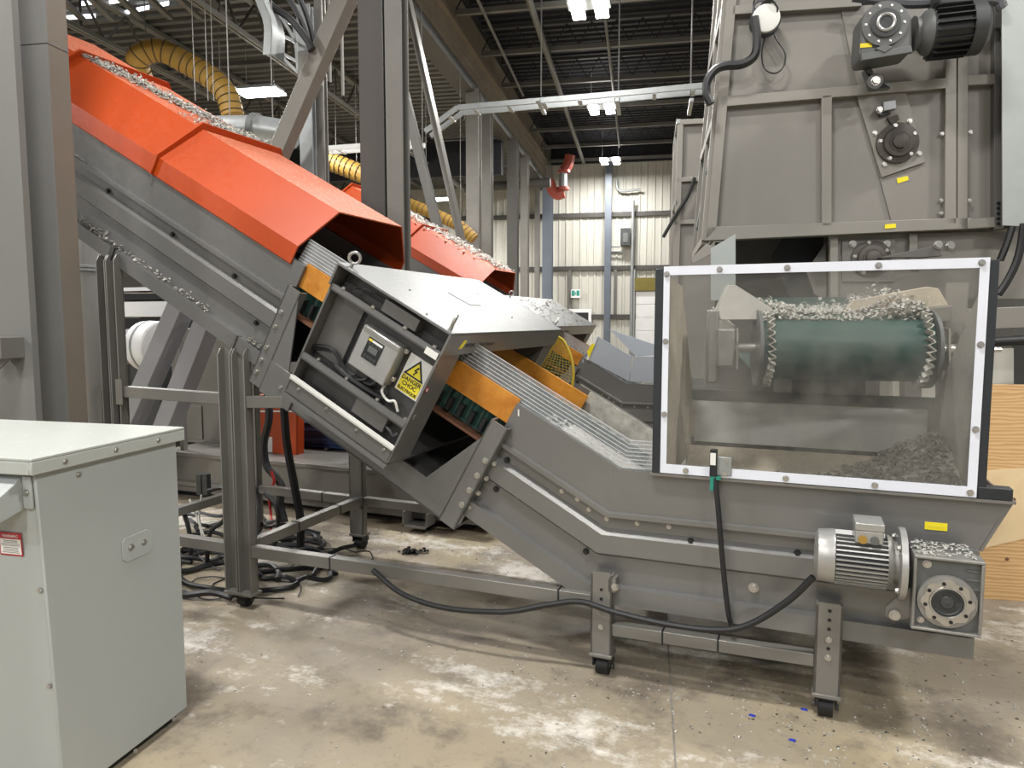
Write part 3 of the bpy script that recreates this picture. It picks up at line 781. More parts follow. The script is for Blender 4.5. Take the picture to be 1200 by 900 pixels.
MB().box(fx0, fx1, WY0 + .004, WY0 + .010, WZ0 + .004, WZ1 - .004).build('window_pane', 'plexi', WF_, smooth=False)
for x, z in [(-.40, WZ0 + .02), (-.25, WZ0 + .02), (-.03, WZ0 + .02), (.27, WZ0 + .02), (.565, WZ0 + .02), (-.29, WZ1 - .017), (-.05, WZ1 - .017), (.25, WZ1 - .017), (.56, WZ1 - .017),
             (fx0 + .012, 1.13), (fx0 + .012, 1.42), (fx1 - .014, 1.13), (fx1 - .014, 1.42), (fx0 + .012, WZ1 - .03)]:
    bolt(WF_, Vector((x, WY0 - .004, z)), (0, -1, 0), .0085)
# inside of the hopper: left and right walls, back wall with board
MB().prism([(-.53, WY0 + .05, .80), (-.53, YF - .02, .80), (-.53, YF - .02, 1.15), (-.53, 3.42, 1.66), (-.53, WY0 + .05, 1.70)], (.012, 0, 0)).build('hopper_side_wall', 'dust_wall', cv)
MB().prism([(.598, WY0 + .05, .80), (.598, YF - .02, .80), (.598, YF - .02, 1.12), (.598, WY0 + .05, 1.70)], (.012, 0, 0)).build('hopper_side_wall', 'warm_grey', cv)
MB().box(-.53, .66, YF - .02, YF - .004, .70, 1.135).build('hopper_back_wall', 'dust_wall', cv)
MB().box(-.52, .66, YF - .03, YF - .02, 1.085, 1.14).build('back_rail', 'blackfr', cv)
MB().box(-.50, .575, YF - .032, YF - .021, .865, 1.080).build('back_board', 'board', cv)
MB().box(-.52, .66, YF - .03, YF - .02, .825, .863).build('back_rail', 'blackfr', cv)
MB().box(.577, .625, YF - .03, YF - .02, .863, 1.085).build('back_rail', 'blackfr', cv)
MB().prism([(-.52, YN + .03, .80), (.60, YN + .03, .80), (.60, 3.05, .69), (-.52, 3.05, .69)], (0, .006, .006)).build('hopper_slope', 'warm_grey', cv)
MB().prism([(-.52, YF - .02, .84), (.60, YF - .02, .84), (.60, 3.62, .69), (-.52, 3.62, .69)], (0, -.006, .006)).build('hopper_slope', 'dust_wall', cv)
MB().prism([(.595, YN + .03, .86), (.595, YF - .03, .86), (.42, YF - .03, .69), (.42, YN + .03, .69)], (.006, 0, .006)).build('hopper_slope', 'dust_wall', cv)
# left strip of the hopper above the belt: clear flap on the window's left
text(hp, '', (0, 0, 0), (1, 0, 0), (0, 0, 1), .01, 'black') if False else None
st = MB().box(.438, .508, YN - .0065, YN - .004, .758, .785).build('sticker', 'yellow', cv, smooth=False)
MB().box(.446, .500, YN - .0072, YN - .0065, .767, .776).build('sticker_print', 'sign_yellow', st, smooth=False)
# paper dust heap inside
rnd = random.Random(3)
mb = MB()
def heap(r):
    while 1:
        x, y = r.uniform(-.5, .58), r.uniform(2.95, 3.8)
        k = .28 * math.exp(-((x - .62) ** 2 / .10 + (y - 3.5) ** 2 / .30)) + .05
        if r.random() < .25 + k * 3: return (x, y, .70 + k * r.uniform(.7, 1.0)), (0, 0, 1)
shreds(mb, heap, 2600, .022, rnd, .5)
stuff(mb.build('paper_dust', 'paper_dark', cv, smooth=False))
# heap surface under the scraps
R = []
for i in range(25):
    x = -.52 + 1.12 * i / 24; R.append([Vector((x, 2.93 + .90 * j / 10, .69 + .28 * math.exp(-((x - .62) ** 2 / .10 + (2.93 + .09 * j - 3.5) ** 2 / .30)) + .03 * math.sin(7 * x + 3 * j))) for j in range(11)])
MB().rings(R, closed=False, caps=False).build('dust_heap', 'paper_dark', cv)
# scraps lying on the belt between hopper and detector
mb = MB(IF)
shreds(mb, lambda r: ((r.uniform(-.0, .62), r.uniform(YN + .08, YF - .14), .67 + r.random() * .03), (0, 0, 1)), 1500, .02, rnd, .5)
stuff(mb.build('belt_scraps', 'paper', cv, smooth=False))
MB(IF).box(-.02, .50, YN + .07, YF - .13, .668, .70).build('scrap_layer', 'paper_grey', cv)
# scraps on the bottom ledge of the upper sheet
mb = MB(IF)
shreds(mb, lambda r: ((3.08 + abs(r.gauss(0, .35)) if r.random() < .7 else r.uniform(2.3, 3.1), YN - .02 + r.random() * .03, .388 + abs(r.gauss(0, .014))), (0, 0, 1)), 260, .016, rnd, .6)
stuff(mb.build('ledge_scraps', 'paper_grey', cv, smooth=False))
text(LO, '1', I(.575, YN - .001, .835), Vector((1, 0, 0)), Vector((0, 0, 1)), .04, 'sign_white', 'stencil_number', 'LEFT', .0004, .0012)
# ------------------------------------------------------------- legs, casters, rails
def leg(x0, x1, Y, z0, z1, sgn, double=False, caster=True, holes=()):
    m = MB(); fl = .05
    def chan(a, b):
        m.prism([(a, Y, z0), (b, Y, z0), (b, Y, z1 - .012), (b - .012, Y, z1), (a + .012, Y, z1), (a, Y, z1 - .012)], (0, .008 * -sgn, 0))
        for e in (a, b - .008): m.box(e, e + .008, min(Y, Y - sgn * -.0), Y + fl, z0, z1 - .01) if sgn < 0 else m.box(e, e + .008, Y - fl, Y, z0, z1 - .01)
    if double:
        # two channels back to back, flanges to the viewer
        for a, b in ((x0, x0 + (x1 - x0) * .48), (x0 + (x1 - x0) * .52, x1)):
            m.box(a, b, Y + .045, Y + .053, z0, z1)
            for e in (a, b - .007):
                m.prism([(e, Y, z0), (e, Y + .05, z0), (e, Y + .05, z1), (e, Y + .02, z1), (e, Y, z1 - .035)], (.007, 0, 0))
    else: chan(x0, x1)
    l = m.build('leg', 'frame_grey', cv)
    MB().box(x0 - .004, x1 + .004, Y - .01, Y + .075, z0 - .012, z0 + .002).build('foot_plate', 'frame_grey', l, .002)
    for z, k in holes:
        if k: bolt(l, Vector(((x0 + x1) / 2, Y, z)), (0, -1, 0), .009)
        else: MB().cyl((( x0 + x1) / 2, Y - .0012, z), ((x0 + x1) / 2, Y + .0005, z), .007, 10).build('hole', 'black', l)
    if caster:
        cx = (x0 + x1) / 2
        c = MB().cyl((cx - .026, Y + .05, .039), (cx + .026, Y + .05, .039), .039, 16); c = c.build('caster', 'rubber', l)
        h = MB().prism([(cx - .038, Y + .005, .05), (cx - .038, Y + .09, .05), (cx - .038, Y + .075, z0 - .012), (cx - .038, Y + .01, z0 - .012)], (.006, 0, 0))
        h.prism([(cx + .032, Y + .005, .05), (cx + .032, Y + .09, .05), (cx + .032, Y + .075, z0 - .012), (cx + .032, Y + .01, z0 - .012)], (.006, 0, 0))
        h.box(cx - .038, cx + .038, Y + .0, Y + .085, z0 - .022, z0 - .012)
        h.build('caster_fork', 'black', l)
        for s in (-1, 1): MB().cyl((cx + s * .038, Y + .05, .039), (cx + s * .046, Y + .05, .039), .012, 10).build('caster_nut', 'gear_dark', l)
    return l
LY = YN - .062
leg(.092, .184, LY, .105, .458, -1, holes=((.43, 0), (.395, 0), (.36, 0), (.32, 1), (.285, 0), (.25, 1)))
leg(-.775, -.685, LY, .105, .458, -1, holes=((.385, 0), (.345, 0), (.31, 1), (.225, 1)))
leg(-2.76, -2.585, LY, .085, 1.36, -1, True)
leg(-3.60, -3.46, LY, .085, 1.86, -1, True)
for z in (1.05, .95, .72, .45): bolt(cv, Vector((-2.672, LY + .04, z)), (0, -1, 0), .007)
for x0, x1, z1 in ((.092, .184, .458), (-.775, -.685, .458), (-2.70, -2.60, 1.33), (-3.60, -3.46, 1.86)):
    leg(x0, x1, YF - .02, .105, z1, -1, False)
# leg head brackets
MB().box(-.70, -.67, LY + .0, LY + .05, .38, .44).build('leg_bracket', 'frame_grey', cv)
bolt(cv, Vector((-.672, LY, .405)), (0, -1, 0), .012)
RY = LY + .03
def rail(p, q, wd=.05, ht=.06, ties=()):
    r = MB().bar(p, q, wd, ht).build('rail', 'frame_grey', cv, .003)
    d = (Vector(q) - Vector(p))
    for t in ties:
        c = Vector(p) + d * t
        MB().bar(c - d.normalized() * .003, c + d.normalized() * .003, wd + .006, ht + .006).build('cable_tie', 'black', r)
rail((-2.585, RY, .312), (-.775, RY, .324), .05, .060, (.27, .92))
rail((-.685, RY, .215), (.092, RY, .228), .05, .050, (.27, .55))
rail((-3.46, RY, .312), (-2.76, RY, .312), .05, .058)
rail((-3.46, RY, 1.11), (-2.76, RY, 1.10), .05, .06)
rail((-2.62, LY + .06, .335), (-2.62, YF - .02, .335), .05, .055, (.35, .75))
rail((-3.52, LY + .06, .33), (-3.52, YF - .02, .33), .05, .055)
rail((-3.46, YF + .01, .33), (-.775, YF + .01, .32), .05, .055, (.2,))
rail((-3.46, YF + .01, 1.11), (-2.70, YF + .01, 1.10), .05, .06)
MB().box(-3.49, -3.44, LY - .004, LY + .0, 1.04, 1.18).build('rail_bracket', 'frame_grey', cv)
rail((-2.585, RY, 1.09), (-2.36, RY, 1.10), .05, .06)
# ================================================================== orange hoods
def hood(label, s0, s1, flange_hi, scale=1.0):
    yc = (YN + YF) / 2
    sec = [(YN - .012, .862), (YN - .008, .955), (3.055, 1.168), (3.665, 1.168), (YF + .008, .955), (YF + .012, .862)]
    t = thing('conveyor_hood', label, 'hood', I(s0, yc, .87), 0., 'orange conveyor hoods')
    inn = lambda y, v: (y + (.008 if y < yc else -.008), v - .007)
    def sheet(i0, i1, nm, mat):
        a = sec[i0:i1 + 1]
        R = []
        for s in (s0, s1):
            R.append([Vector((s, y, v)) for y, v in a] + [Vector((s, *inn(y, v))) for y, v in a[::-1]])
        return MB(IF).rings(R).build(nm, mat, t, smooth=False)
    sheet(0, 1, 'lower_lip', 'orange'); sheet(1, 2, 'sloped_panel', 'orange'); sheet(2, 3, 'top_panel', 'orange_dusty'); sheet(3, 4, 'sloped_panel', 'orange'); sheet(4, 5, 'lower_lip', 'orange')
    if flange_hi:
        big = [(yc + (y - yc) * 1.03, v + (.034 if v > 1 else (.018 if v > .9 else 0))) for y, v in sec]
        R = []
        for s in (s1 - .012, s1 + .004):
            R.append([Vector((s, y, v)) for y, v in big] + [Vector((s, *inn(y, v))) for y, v in sec[::-1]])
        MB(IF).rings(R).build('end_flange', 'orange', t, smooth=False)
    # front edge return
    return t
h1 = hood('large orange hood covering the near conveyor, open end above the metal detector', 1.95, 2.97, True)
h2 = hood('upper orange hood of near conveyor, powdered with scraps beside the grey column', 2.985, 4.01, True)
h3 = hood('topmost orange hood of near conveyor mostly hidden by the grey column', 4.025, 4.75, False)
rnd = random.Random(5)
def clump(label, s0, s1, n, wd):
    mb = MB(IF)
    def fn(r):
        s = r.uniform(s0, s1); k = (s - s0) / (s1 - s0)
        y = r.gauss(3.52 - .38 * k, .075) if wd else r.gauss(3.42, .13)
        y = min(3.66, max(3.06, y))
        return (s, y, 1.170 + abs(r.gauss(0, .010)) + (0 if wd else .022 * r.random() * (1 - k))), (0, 0, 1)
    shreds(mb, fn, n, .02, rnd, .5)
    o = mb.build('paper_scraps', 'paper_grey', smooth=False); tag(o, label, 'scraps'); return stuff(o)
clump('grey shredded paper heaped on the upper orange hood', 3.15, 4.0, 1500, True)
clump('pale paper scraps lying against the hood joint flange', 2.99, 3.16, 600, False)

# ================================================================== metal detector
IFI = IF.inverted()
def SV(x, y, Y): return IFI @ atY(x, y, Y)
md = thing('metal_detector', 'grey metal detector with bright steel lid and open service bay on near conveyor', 'metal detector', I(1.22, 3.34, .40), 0., 'metal detectors')
DY0, DY1, A0, A1 = 2.615, 4.06, .915, 1.535
lid = MB(IF).box(A0 - .006, A1 + .006, DY0 - .01, DY1, 1.050, 1.062).build('lid', 'steel_lid', md, .002)
ND = IF.to_3x3() @ Vector((0, 0, 1)); UD = IF.to_3x3() @ Vector((1, 0, 0))
def onLid(x, y): return onP(x, y, I(1.2, 3, 1.0625), ND)
# narrow handle slot cut line
a, b, c = onLid(525, 343), onLid(550, 357), onLid(563, 358)
MB().bar(a, b, .007, .003, ND).build('slot', 'black', lid); MB().bar(b, c, .007, .003, ND).build('slot', 'black', lid)
for p in ((412, 318), (500, 368), (480, 340), (560, 345), (600, 372)):
    bolt(lid, onLid(*p), ND, .004)
# front lip under the lid facing down the slope
MB(IF).box(A0 - .006, A0 + .004, DY0 - .01, DY1, .955, 1.050).build('front_lip', 'grey', md)
MB(IF).box(A1 - .004, A1 + .006, DY0 - .01, DY1, .955, 1.050).build('rear_lip', 'greyd', md)
yv = Vector((0, 1, 0)); fs = A0 - .0065
lg = MB(IF).prism([(fs, 2.735, .985), (fs, 2.765, .985), (fs, 2.785, 1.025), (fs, 2.755, 1.025)], (-.001, 0, 0)).build('logo_mark', 'sign_yellow', md, smooth=False)
text(md, 'esstec', I(fs, 2.79, .990), yv, ND, .040, 'black'); text(md, 'Metal Detector', I(fs, 2.93, .992), yv, ND, .028, 'cavity')
# housing: near bay, far leg, top box, bottom box
MB(IF).box(A0, A0 + .01, DY0, 2.80, .415, .955).build('end_plate', 'grey', md)
MB(IF).box(A1 - .01, A1, DY0, 2.80, .415, .955).build('end_plate', 'greyd', md)
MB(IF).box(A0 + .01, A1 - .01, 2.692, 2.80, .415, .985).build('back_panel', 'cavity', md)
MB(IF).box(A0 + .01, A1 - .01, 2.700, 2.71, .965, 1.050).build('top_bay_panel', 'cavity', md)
MB(IF).box(A0 + .01, A1 - .01, 2.80, DY1, .985, 1.050).build('top_box', 'greyd', md)
MB(IF).box(A0, A1, 3.90, DY1, .415, .985).build('far_leg', 'greyd', md)
MB(IF).box(A0 + .0, A1, DY0 + .02, DY1, .40, .415).build('bottom_plate', 'greyd', md)
for v0, v1, nm, mt, y0 in ((.935, .965, 'upper_bar', 'grey', DY0), (.585, .618, 'lower_bar', 'grey', DY0), (.475, .497, 'white_strip', 'sign_white', DY0 - .008), (.402, .470, 'bottom_channel', 'greyd', DY0)):
    b = MB(IF).box(A0 + .004, A1 - .002, y0, y0 + .012, v0, v1)
    if nm != 'white_strip': b.box(A0 + .004, A1 - .002, y0, 2.692, v0, v0 + .008)
    else: b.box(A0 + .004, A1 - .002, y0, DY0 + .03, v0, v0 + .008)
    b.build(nm, mt, md)
for s in (.96, 1.12, 1.30, 1.47):
    bolt(md, I(s, DY0 + .006, .967), ND, .009); bolt(md, I(s - .02, DY0 + .02, .62), ND, .008); bolt(md, I(s, DY0 + .0, .455), (0, -1, 0), .006)
MB(IF).box(A0 + .0, A1, DY0 - .012, DY0, .385, .402).build('bottom_rail', 'grey', md)
# step plate and seams at the uphill end of the bay
MB(IF).box(1.365, A1 - .012, 2.676, 2.692, .63, .93).build('side_cover', 'greyd', md)
MB(IF).box(1.352, 1.362, 2.688, 2.692, .62, .935).build('dark_gap', 'black', md)
MB(IF).box(1.08, 1.27, DY0 + .02, 2.70, .972, 1.028).build('coil_box', 'greyd', md, .002)
MB(IF).box(1.02, 1.20, DY0 + .03, 2.70, .50, .575).build('connection_box', 'greyd', md, .002)
# control unit with keypad
cb0, cb1, cbv0, cbv1, cby = 1.10, 1.305, .690, .885, 2.622
cu = MB(IF).box(cb0, cb1, cby, cby + .07, cbv0, cbv1).build('control_unit', 'alu', md, .006)
MB(IF).box(cb0 + .004, cb1 - .004, cby - .004, cby + .004, cbv1 - .022, cbv1 - .002).build('top_edge', 'zinc', cu, .002)
kx0, kx1, kv0, kv1 = 1.172, 1.256, .752, .852
kp = MB(IF).box(kx0, kx1, cby - .003, cby, kv0, kv1).build('keypad', 'black', cu)
MB(IF).box(kx0 + .018, kx1 - .018, cby - .004, cby - .003, .790, .818).build('screen', 'gear_grey', kp)
MB(IF).box(kx1 - .022, kx1 - .004, cby - .004, cby - .003, kv1 - .016, kv1 - .006).build('logo', 'sign_yellow', kp)
MB(IF).box(kx0 + .004, kx1 - .024, cby - .004, cby - .003, kv1 - .016, kv1 - .006).build('title_strip', 'sign_white', kp)
for k in range(4):
    for v in (.822, .760):
        MB(IF).box(kx0 + .008 + k * .018, kx0 + .021 + k * .018, cby - .0038, cby - .003, v, v + .014).build('key', 'gear_dark', kp)
for v in (.86, .72): MB(IF).box(cb0 - .018, cb0, cby + .035, cby + .055, v, v + .022).build('latch', 'zinc', cu, .003)
# danger sign on the back panel
sgY = 2.691
c = [SV(482, 413, sgY), SV(508, 429, sgY), SV(488, 470, sgY), SV(463, 455, sgY)]
s1_, s0_ = (c[0].x + c[3].x) / 2, max((c[1].x + c[2].x) / 2, A0 + .012); v1_, v0_ = (c[0].z + c[1].z) / 2, (c[2].z + c[3].z) / 2
sg = MB(IF).box(s0_, s1_, sgY - .004, sgY, v0_, v1_).build('danger_sign', 'sign_white', md, smooth=False)
W_, H_ = s1_ - s0_, v1_ - v0_
def sgp(fx, fy, lift=.005): return (s1_ - W_ * fx, sgY - lift, v1_ - H_ * fy)
MB(IF).prism([sgp(.05, .54, .0042), sgp(.95, .54, .0042), sgp(.95, .97, .0042), sgp(.05, .97, .0042)], (0, -.0006, 0)).build('yellow_field', 'sign_yellow', sg, smooth=False)
MB(IF).prism([sgp(.5, .04, .0042), sgp(.94, .53, .0042), sgp(.06, .53, .0042)], (0, -.0012, 0)).build('triangle', 'black', sg, smooth=False)
MB(IF).prism([sgp(.5, .13, .0056), sgp(.82, .485, .0056), sgp(.18, .485, .0056)], (0, -.0006, 0)).build('triangle_fill', 'sign_yellow', sg, smooth=False)
MB(IF).prism([sgp(.53, .22, .0064), sgp(.60, .22, .0064), sgp(.51, .33, .0064), sgp(.60, .33, .0064), sgp(.50, .43, .0064), sgp(.53, .43, .0064), sgp(.47, .47, .0064), sgp(.43, .41, .0064), sgp(.46, .42, .0064), sgp(.50, .36, .0064), sgp(.42, .36, .0064)], (0, -.0006, 0)).build('lightning_bolt', 'black', sg, smooth=False)
for k, s in enumerate(('DANGER', 'CHOC', 'ÉLECTRIQUE')):
    text(sg, s, IF @ Vector(sgp(.5, .665 + .135 * k, .0052)), -UD, ND, (W_ * .215, W_ * .215, W_ * .148)[k], 'black', 'lettering', 'CENTER', .0006, .0006)
# little round stickers on the end plate
for px, r, mt in (((500, 457), .013, 'red'), ((486, 489), .012, 'alu')):
    q = onX(*px, 0) if False else onP(*px, I(A0, 3, .6), UD)
    st = MB().cyl(q, q - UD * .002, r, 16).build('round_sticker', mt, md)
    MB().cyl(q - UD * .002, q - UD * .003, r * .6, 12).build('sticker_face', 'sign_white' if mt == 'red' else 'gear_grey', st)
MB(IF).box(A0 + .012, A0 + .075, DY0 - .002, DY0 + .0, .925, .955).build('rating_plate', 'sign_white', md)
# cables in the bay
def bay(pts, r, mat, nm='cable'): MB(IF).tube(smoothpts(pts, 6), r).build(nm, mat, md)
bay([(1.55, 2.67, .63), (1.46, 2.66, .68), (1.40, 2.66, .685), (1.33, 2.67, .64), (1.25, 2.68, .635), (1.17, 2.66, .655), (1.15, 2.66, .70)], .010, 'cable')
bay([(1.55, 2.665, .62), (1.45, 2.68, .665), (1.36, 2.69, .64), (1.27, 2.66, .63), (1.22, 2.67, .65), (1.20, 2.70, .70)], .008, 'cable')
bay([(1.38, 2.67, .63), (1.28, 2.65, .625), (1.12, 2.66, .63), (1.08, 2.67, .64)], .012, 'cable')
bay([(1.12, 2.68, .69), (1.11, 2.66, .655), (1.06, 2.65, .64), (1.03, 2.65, .655), (1.00, 2.66, .62)], .006, 'cable_white')
bay([(1.02, 2.66, .53), (.99, 2.65, .53), (.97, 2.66, .515), (.96, 2.67, .53)], .007, 'cable_grey')
bay([(1.44, 2.66, .985), (1.38, 2.65, 1.015), (1.30, 2.66, 1.01)], .004, 'cable')
# eye bolts on the lid
for s, y in ((1.50, DY0 + .035), (.945, DY0 + .035)):
    c = I(s, y, 1.062); e = MB().cyl(c, c + ND * .018, .009, 10)
    ax = (cO - c).normalized() if s > 1.2 else Vector((.94, .3, .1)); ax = (ax - ND * ax.dot(ND)).normalized()
    e.torus(c + ND * .043, ax, .024, .007, 20, 8); e.build('eye_bolt', 'zinc', md)

# ================================================================== gear motor of the near conveyor
GY = 2.70
gm = thing('gearmotor', 'cast aluminium gear motor bolted low on the near conveyor end', 'motor', (.34, GY, .475))
ax = Vector((1, 0, 0)); c0 = Vector((.074, GY, .672))
MB().lathe(c0, ax, [(0, .035), (.004, .075), (.012, .090), (.062, .096), (.066, .094), (.066, .07)], 28).build('fan_cover', 'alu', gm)
MB().lathe(c0 + ax * .066, ax, [(0, .078), (.17, .078)], 24).build('motor_body', 'gear_dark', gm)  # body coloured darker to paint shade into the gaps between fins
fins = MB()
for k in range(36):
    if k in (7, 8, 9, 10, 11): continue
    a = 2 * PI * k / 36; dv = Vector((0, math.cos(a), math.sin(a))); sv_ = Vector((0, -math.sin(a), math.cos(a))) * .0025
    p = c0 + ax * .068; q = c0 + ax * .228
    fins.hexa([p + dv * .076 - sv_, q + dv * .076 - sv_, q + dv * .076 + sv_, p + dv * .076 + sv_, p + dv * .096 - sv_, q + dv * .096 - sv_, q + dv * .096 + sv_, p + dv * .096 + sv_])
stuff(fins.build('cooling_fins', 'alu', gm))
MB().lathe(c0 + ax * .228, ax, [(0, .093), (.018, .085), (.02, .07)], 24).build('end_bell', 'cast', gm)
MB().lathe(c0 + ax * .262, ax, [(0, .07), (.002, .122), (.022, .122), (.024, .08)], 32).build('motor_flange', 'alu', gm, .001)
MB().lathe(c0 + ax * .246, ax, [(0, .07), (.018, .072)], 20).build('neck', 'cast', gm)
for k in range(4):
    a = PI / 4 + k * PI / 2; bolt(gm, c0 + ax * .262 + Vector((0, math.cos(a), math.sin(a))) * .103, (-1, 0, 0), .009)
tb = MB().box(.198, .285, GY - .075, GY + .04, .748, .792).build('terminal_box', 'alu', gm, .004)
MB().box(.196, .287, GY - .078, GY + .043, .792, .818).build('terminal_lid', 'alu', tb, .003)
for x, m_ in ((.222, 'duct_yellow'), (.258, 'zinc')):
    MB().cyl((x, GY - .075, .762), (x, GY - .082, .762), .014, 14).build('cable_gland_plug', 'gear_grey' if m_ == 'zinc' else m_, tb)
# gearbox
gx0, gx1, gz0, gz1, gy0 = .376, .577, .478, .730, 2.615
MB().box(gx0 + .006, gx1 - .006, gy0 + .03, 2.80, gz0 + .006, gz1 - .004).build('gear_case', 'gear_grey', gm, .008)
rim = MB(); tk = .010
rim.box(gx0, gx1, gy0, gy0 + .075, gz0, gz0 + tk); rim.box(gx0, gx1, gy0, gy0 + .075, gz1 - tk, gz1); rim.box(gx0, gx0 + tk, gy0, gy0 + .075, gz0 + tk, gz1 - tk); rim.box(gx1 - tk, gx1, gy0, gy0 + .075, gz0 + tk, gz1 - tk)
rim.build('case_rim', 'cast', gm, .003)
MB().box(gx0 + .01, gx1 - .01, gy0 + .018, gy0 + .03, gz0 + .01, gz1 - .01).build('case_face', 'gear_grey', gm)
gc = Vector(((gx0 + gx1) / 2, gy0, gz0 + .105)); fw = Vector((0, -1, 0))
MB().lathe(gc + Vector((0, .016, 0)), fw, [(0, .088), (.012, .086), (.014, .07)], 32).build('cover_disc', 'cast', gm)
sc_ = MB(); pts = []
for k in range(64):
    a = 2 * PI * k / 64; r = .073 + .005 * math.cos(8 * a); pts.append((r, a))
ringo = [gc + Vector((r * math.cos(a), -.004, r * math.sin(a))) for r, a in pts]; ringi = [gc + Vector((.052 * math.cos(a), -.004, .052 * math.sin(a))) for r, a in pts]
sc_.add(ringo + ringi + [p + Vector((0, .012, 0)) for p in ringo], [(k, (k + 1) % 64, 64 + (k + 1) % 64, 64 + k) for k in range(64)] + [(k, (k + 1) % 64, 128 + (k + 1) % 64, 128 + k) for k in range(64)])
sc_.build('scalloped_ring', 'zinc', gm)
MB().torus(gc + Vector((0, -.004, 0)), fw, .050, .004, 32, 6).build('seal_ring', 'zinc', gm)
MB().lathe(gc + Vector((0, .008, 0)), fw, [(0, .047), (.008, .047), (.010, .040), (.006, .037), (.006, .022), (.012, .018), (.012, .006), (.014, .001)], 28).build('shaft_cap', 'gear_dark', gm)
for k in range(8):
    a = 2 * PI * k / 8 + .2; bolt(gm, gc + Vector((.064 * math.cos(a), -.004, .064 * math.sin(a))), fw, .0045, 'bolt', DK)
bolt(gm, Vector((gx0 + .04, gy0 + .018, gz1 - .03)), fw, .010); bolt(gm, Vector((gx0 + .03, gy0 + .018, gz0 + .03)), fw, .008)
ribs = MB()
for z in (.60, .63, .66, .69): ribs.box(gx1 - .05, gx1 - .011, gy0 + .012, gy0 + .02, z, z + .006)
stuff(ribs.build('case_ribs', 'gear_grey', gm))
mb = MB(); shreds(mb, lambda r: ((r.uniform(gx0, gx1 - .02), r.uniform(gy0 + .02, 2.8), gz1 + .001), (0, 0, 1)), 160, .012, rnd, .4); stuff(mb.build('paper_scraps', 'paper', gm, smooth=False))
# torque arm
ta = MB().prism([(gx0 + .002, gy0 + .05, .60), (gx0 + .002, gy0 + .05, .495), (gx0 - .045, gy0 + .05, .478), (gx0 - .072, gy0 + .05, .492), (gx0 - .07, gy0 + .05, .525), (gx0 - .03, gy0 + .05, .575)], (0, .012, 0)).build('torque_arm', 'frame_grey', gm, .002)
MB().cyl((gx0 - .045, gy0 + .05, .505), (gx0 - .045, gy0 + .03, .505), .018, 16).build('bushing', 'zinc', ta); bolt(ta, Vector((gx0 - .045, gy0 + .03, .505)), fw, .010)
# ================================================================== sensor on the window rim and its lead
sn = thing('safety_sensor', 'black safety sensor with green tape on the hopper window rim', 'sensor', (-.33, WY0 - .02, .86))
p0 = atY(832, 527, WY0 - .03); p1 = atY(842, 559, WY0 - .03)
MB().box(p0.x, p1.x - .008, WY0 - .03, WY0 - .006, p1.z, p0.z).build('sensor_body', 'black', sn, .002)
MB().box(p0.x + .002, p1.x - .012, WY0 - .0306, WY0 - .03, p1.z + .045, p0.z - .012).build('sensor_label', 'sign_white', sn)
q0 = atY(840, 535, WY0 - .01); q1 = atY(857, 558, WY0 - .01)
br = MB().box(q0.x, q1.x, WY0 - .012, WY0 - .006, q1.z, q0.z).build('bracket', 'galv', sn, .002)
bolt(br, Vector(((q0.x + q1.x) / 2 + .01, WY0 - .012, q0.z - .015)), fw, .005)
g0 = atY(832, 558, WY0 - .03); g1 = atY(844, 576, WY0 - .03)
MB().box(g0.x, g0.x + .014, WY0 - .028, WY0 - .010, g1.z, g0.z).build('green_tape', 'green_tape', sn)
MB().box(g0.x + .014, g1.x, WY0 - .026, WY0 - .010, g0.z - .014, g0.z).build('green_tape', 'green_tape', sn)
P = smoothpts([atY(838, 560, 2.815), atY(842, 600, 2.80), atY(847, 660, 2.80), atY(853, 715, 2.80), atY(858, 736, 2.81)], 6)
tag(MB().tube(P, .010, 8).build('sensor_lead', 'cable'), 'black cable hanging from the sensor down the conveyor side', 'cable')
P = smoothpts([atY(437, 668, 2.80), atY(470, 695, 2.78), atY(520, 712, 2.76), atY(590, 717, 2.76), atY(640, 709, 2.77), atY(680, 705, 2.775), atY(720, 717, 2.765), atY(780, 731, 2.77), atY(840, 738, 2.77), atY(880, 731, 2.76), atY(925, 703, 2.74), atY(953, 676, 2.72)], 6)
tag(MB().tube(P, .0125, 9).build('motor_cable', 'cable'), 'thick black cable drooping along the lower rail to the gear motor', 'cable')

# ================================================================== rear conveyor, its detector and hoods
ROFF = (-.88, 4.0, 0)
skip = ('window_post', 'corner_block', 'window_frame', 'hopper_rim', 'hopper_side_wall', 'hopper_back_wall', 'back_rail', 'back_board', 'hopper_slope', 'sticker', 'paper_dust', 'dust_heap', 'ledge_scraps')
rc = copy_tree(cv, None, skip); shift_thing(rc, ROFF); relabel(rc, 'second grey inclined conveyor standing behind the near one, with pale bin panels')
for src, lab in ((h1, 'lower orange hood on the rear conveyor with dusty top'), (h2, 'upper orange hood on the rear conveyor behind the grey column')):
    c = copy_tree(src); shift_thing(c, ROFF); relabel(c, lab)
md2 = copy_tree(md, None, ('danger_sign', 'cable')); shift_thing(md2, ROFF); relabel(md2, 'rear metal detector with scrap covered pale lid')
RO = Vector(ROFF)
mb = MB(IF)
shreds(mb, lambda r: ((r.uniform(1.98, 3.6), min(3.66, max(3.05, r.gauss(3.42, .14))), 1.172 + r.random() * .02), (0, 0, 1)), 900, .035, rnd, .4)
mb.v = [v + RO for v in mb.v]; stuff(tag(mb.build('paper_scraps', 'paper', smooth=False), 'pale paper scraps scattered on the rear orange hoods', 'scraps'))
mb = MB(IF)
shreds(mb, lambda r: ((r.uniform(.93, 1.5), r.uniform(2.65, 4.0), 1.064), (0, 0, 1)), 220, .03, rnd, .25)
mb.v = [v + RO for v in mb.v]; stuff(tag(mb.build('paper_scraps', 'paper_grey', smooth=False), 'grey scraps littering the rear detector lid', 'scraps'))
RM[rc.name] = Matrix.Translation(RO) @ RM[cv.name]
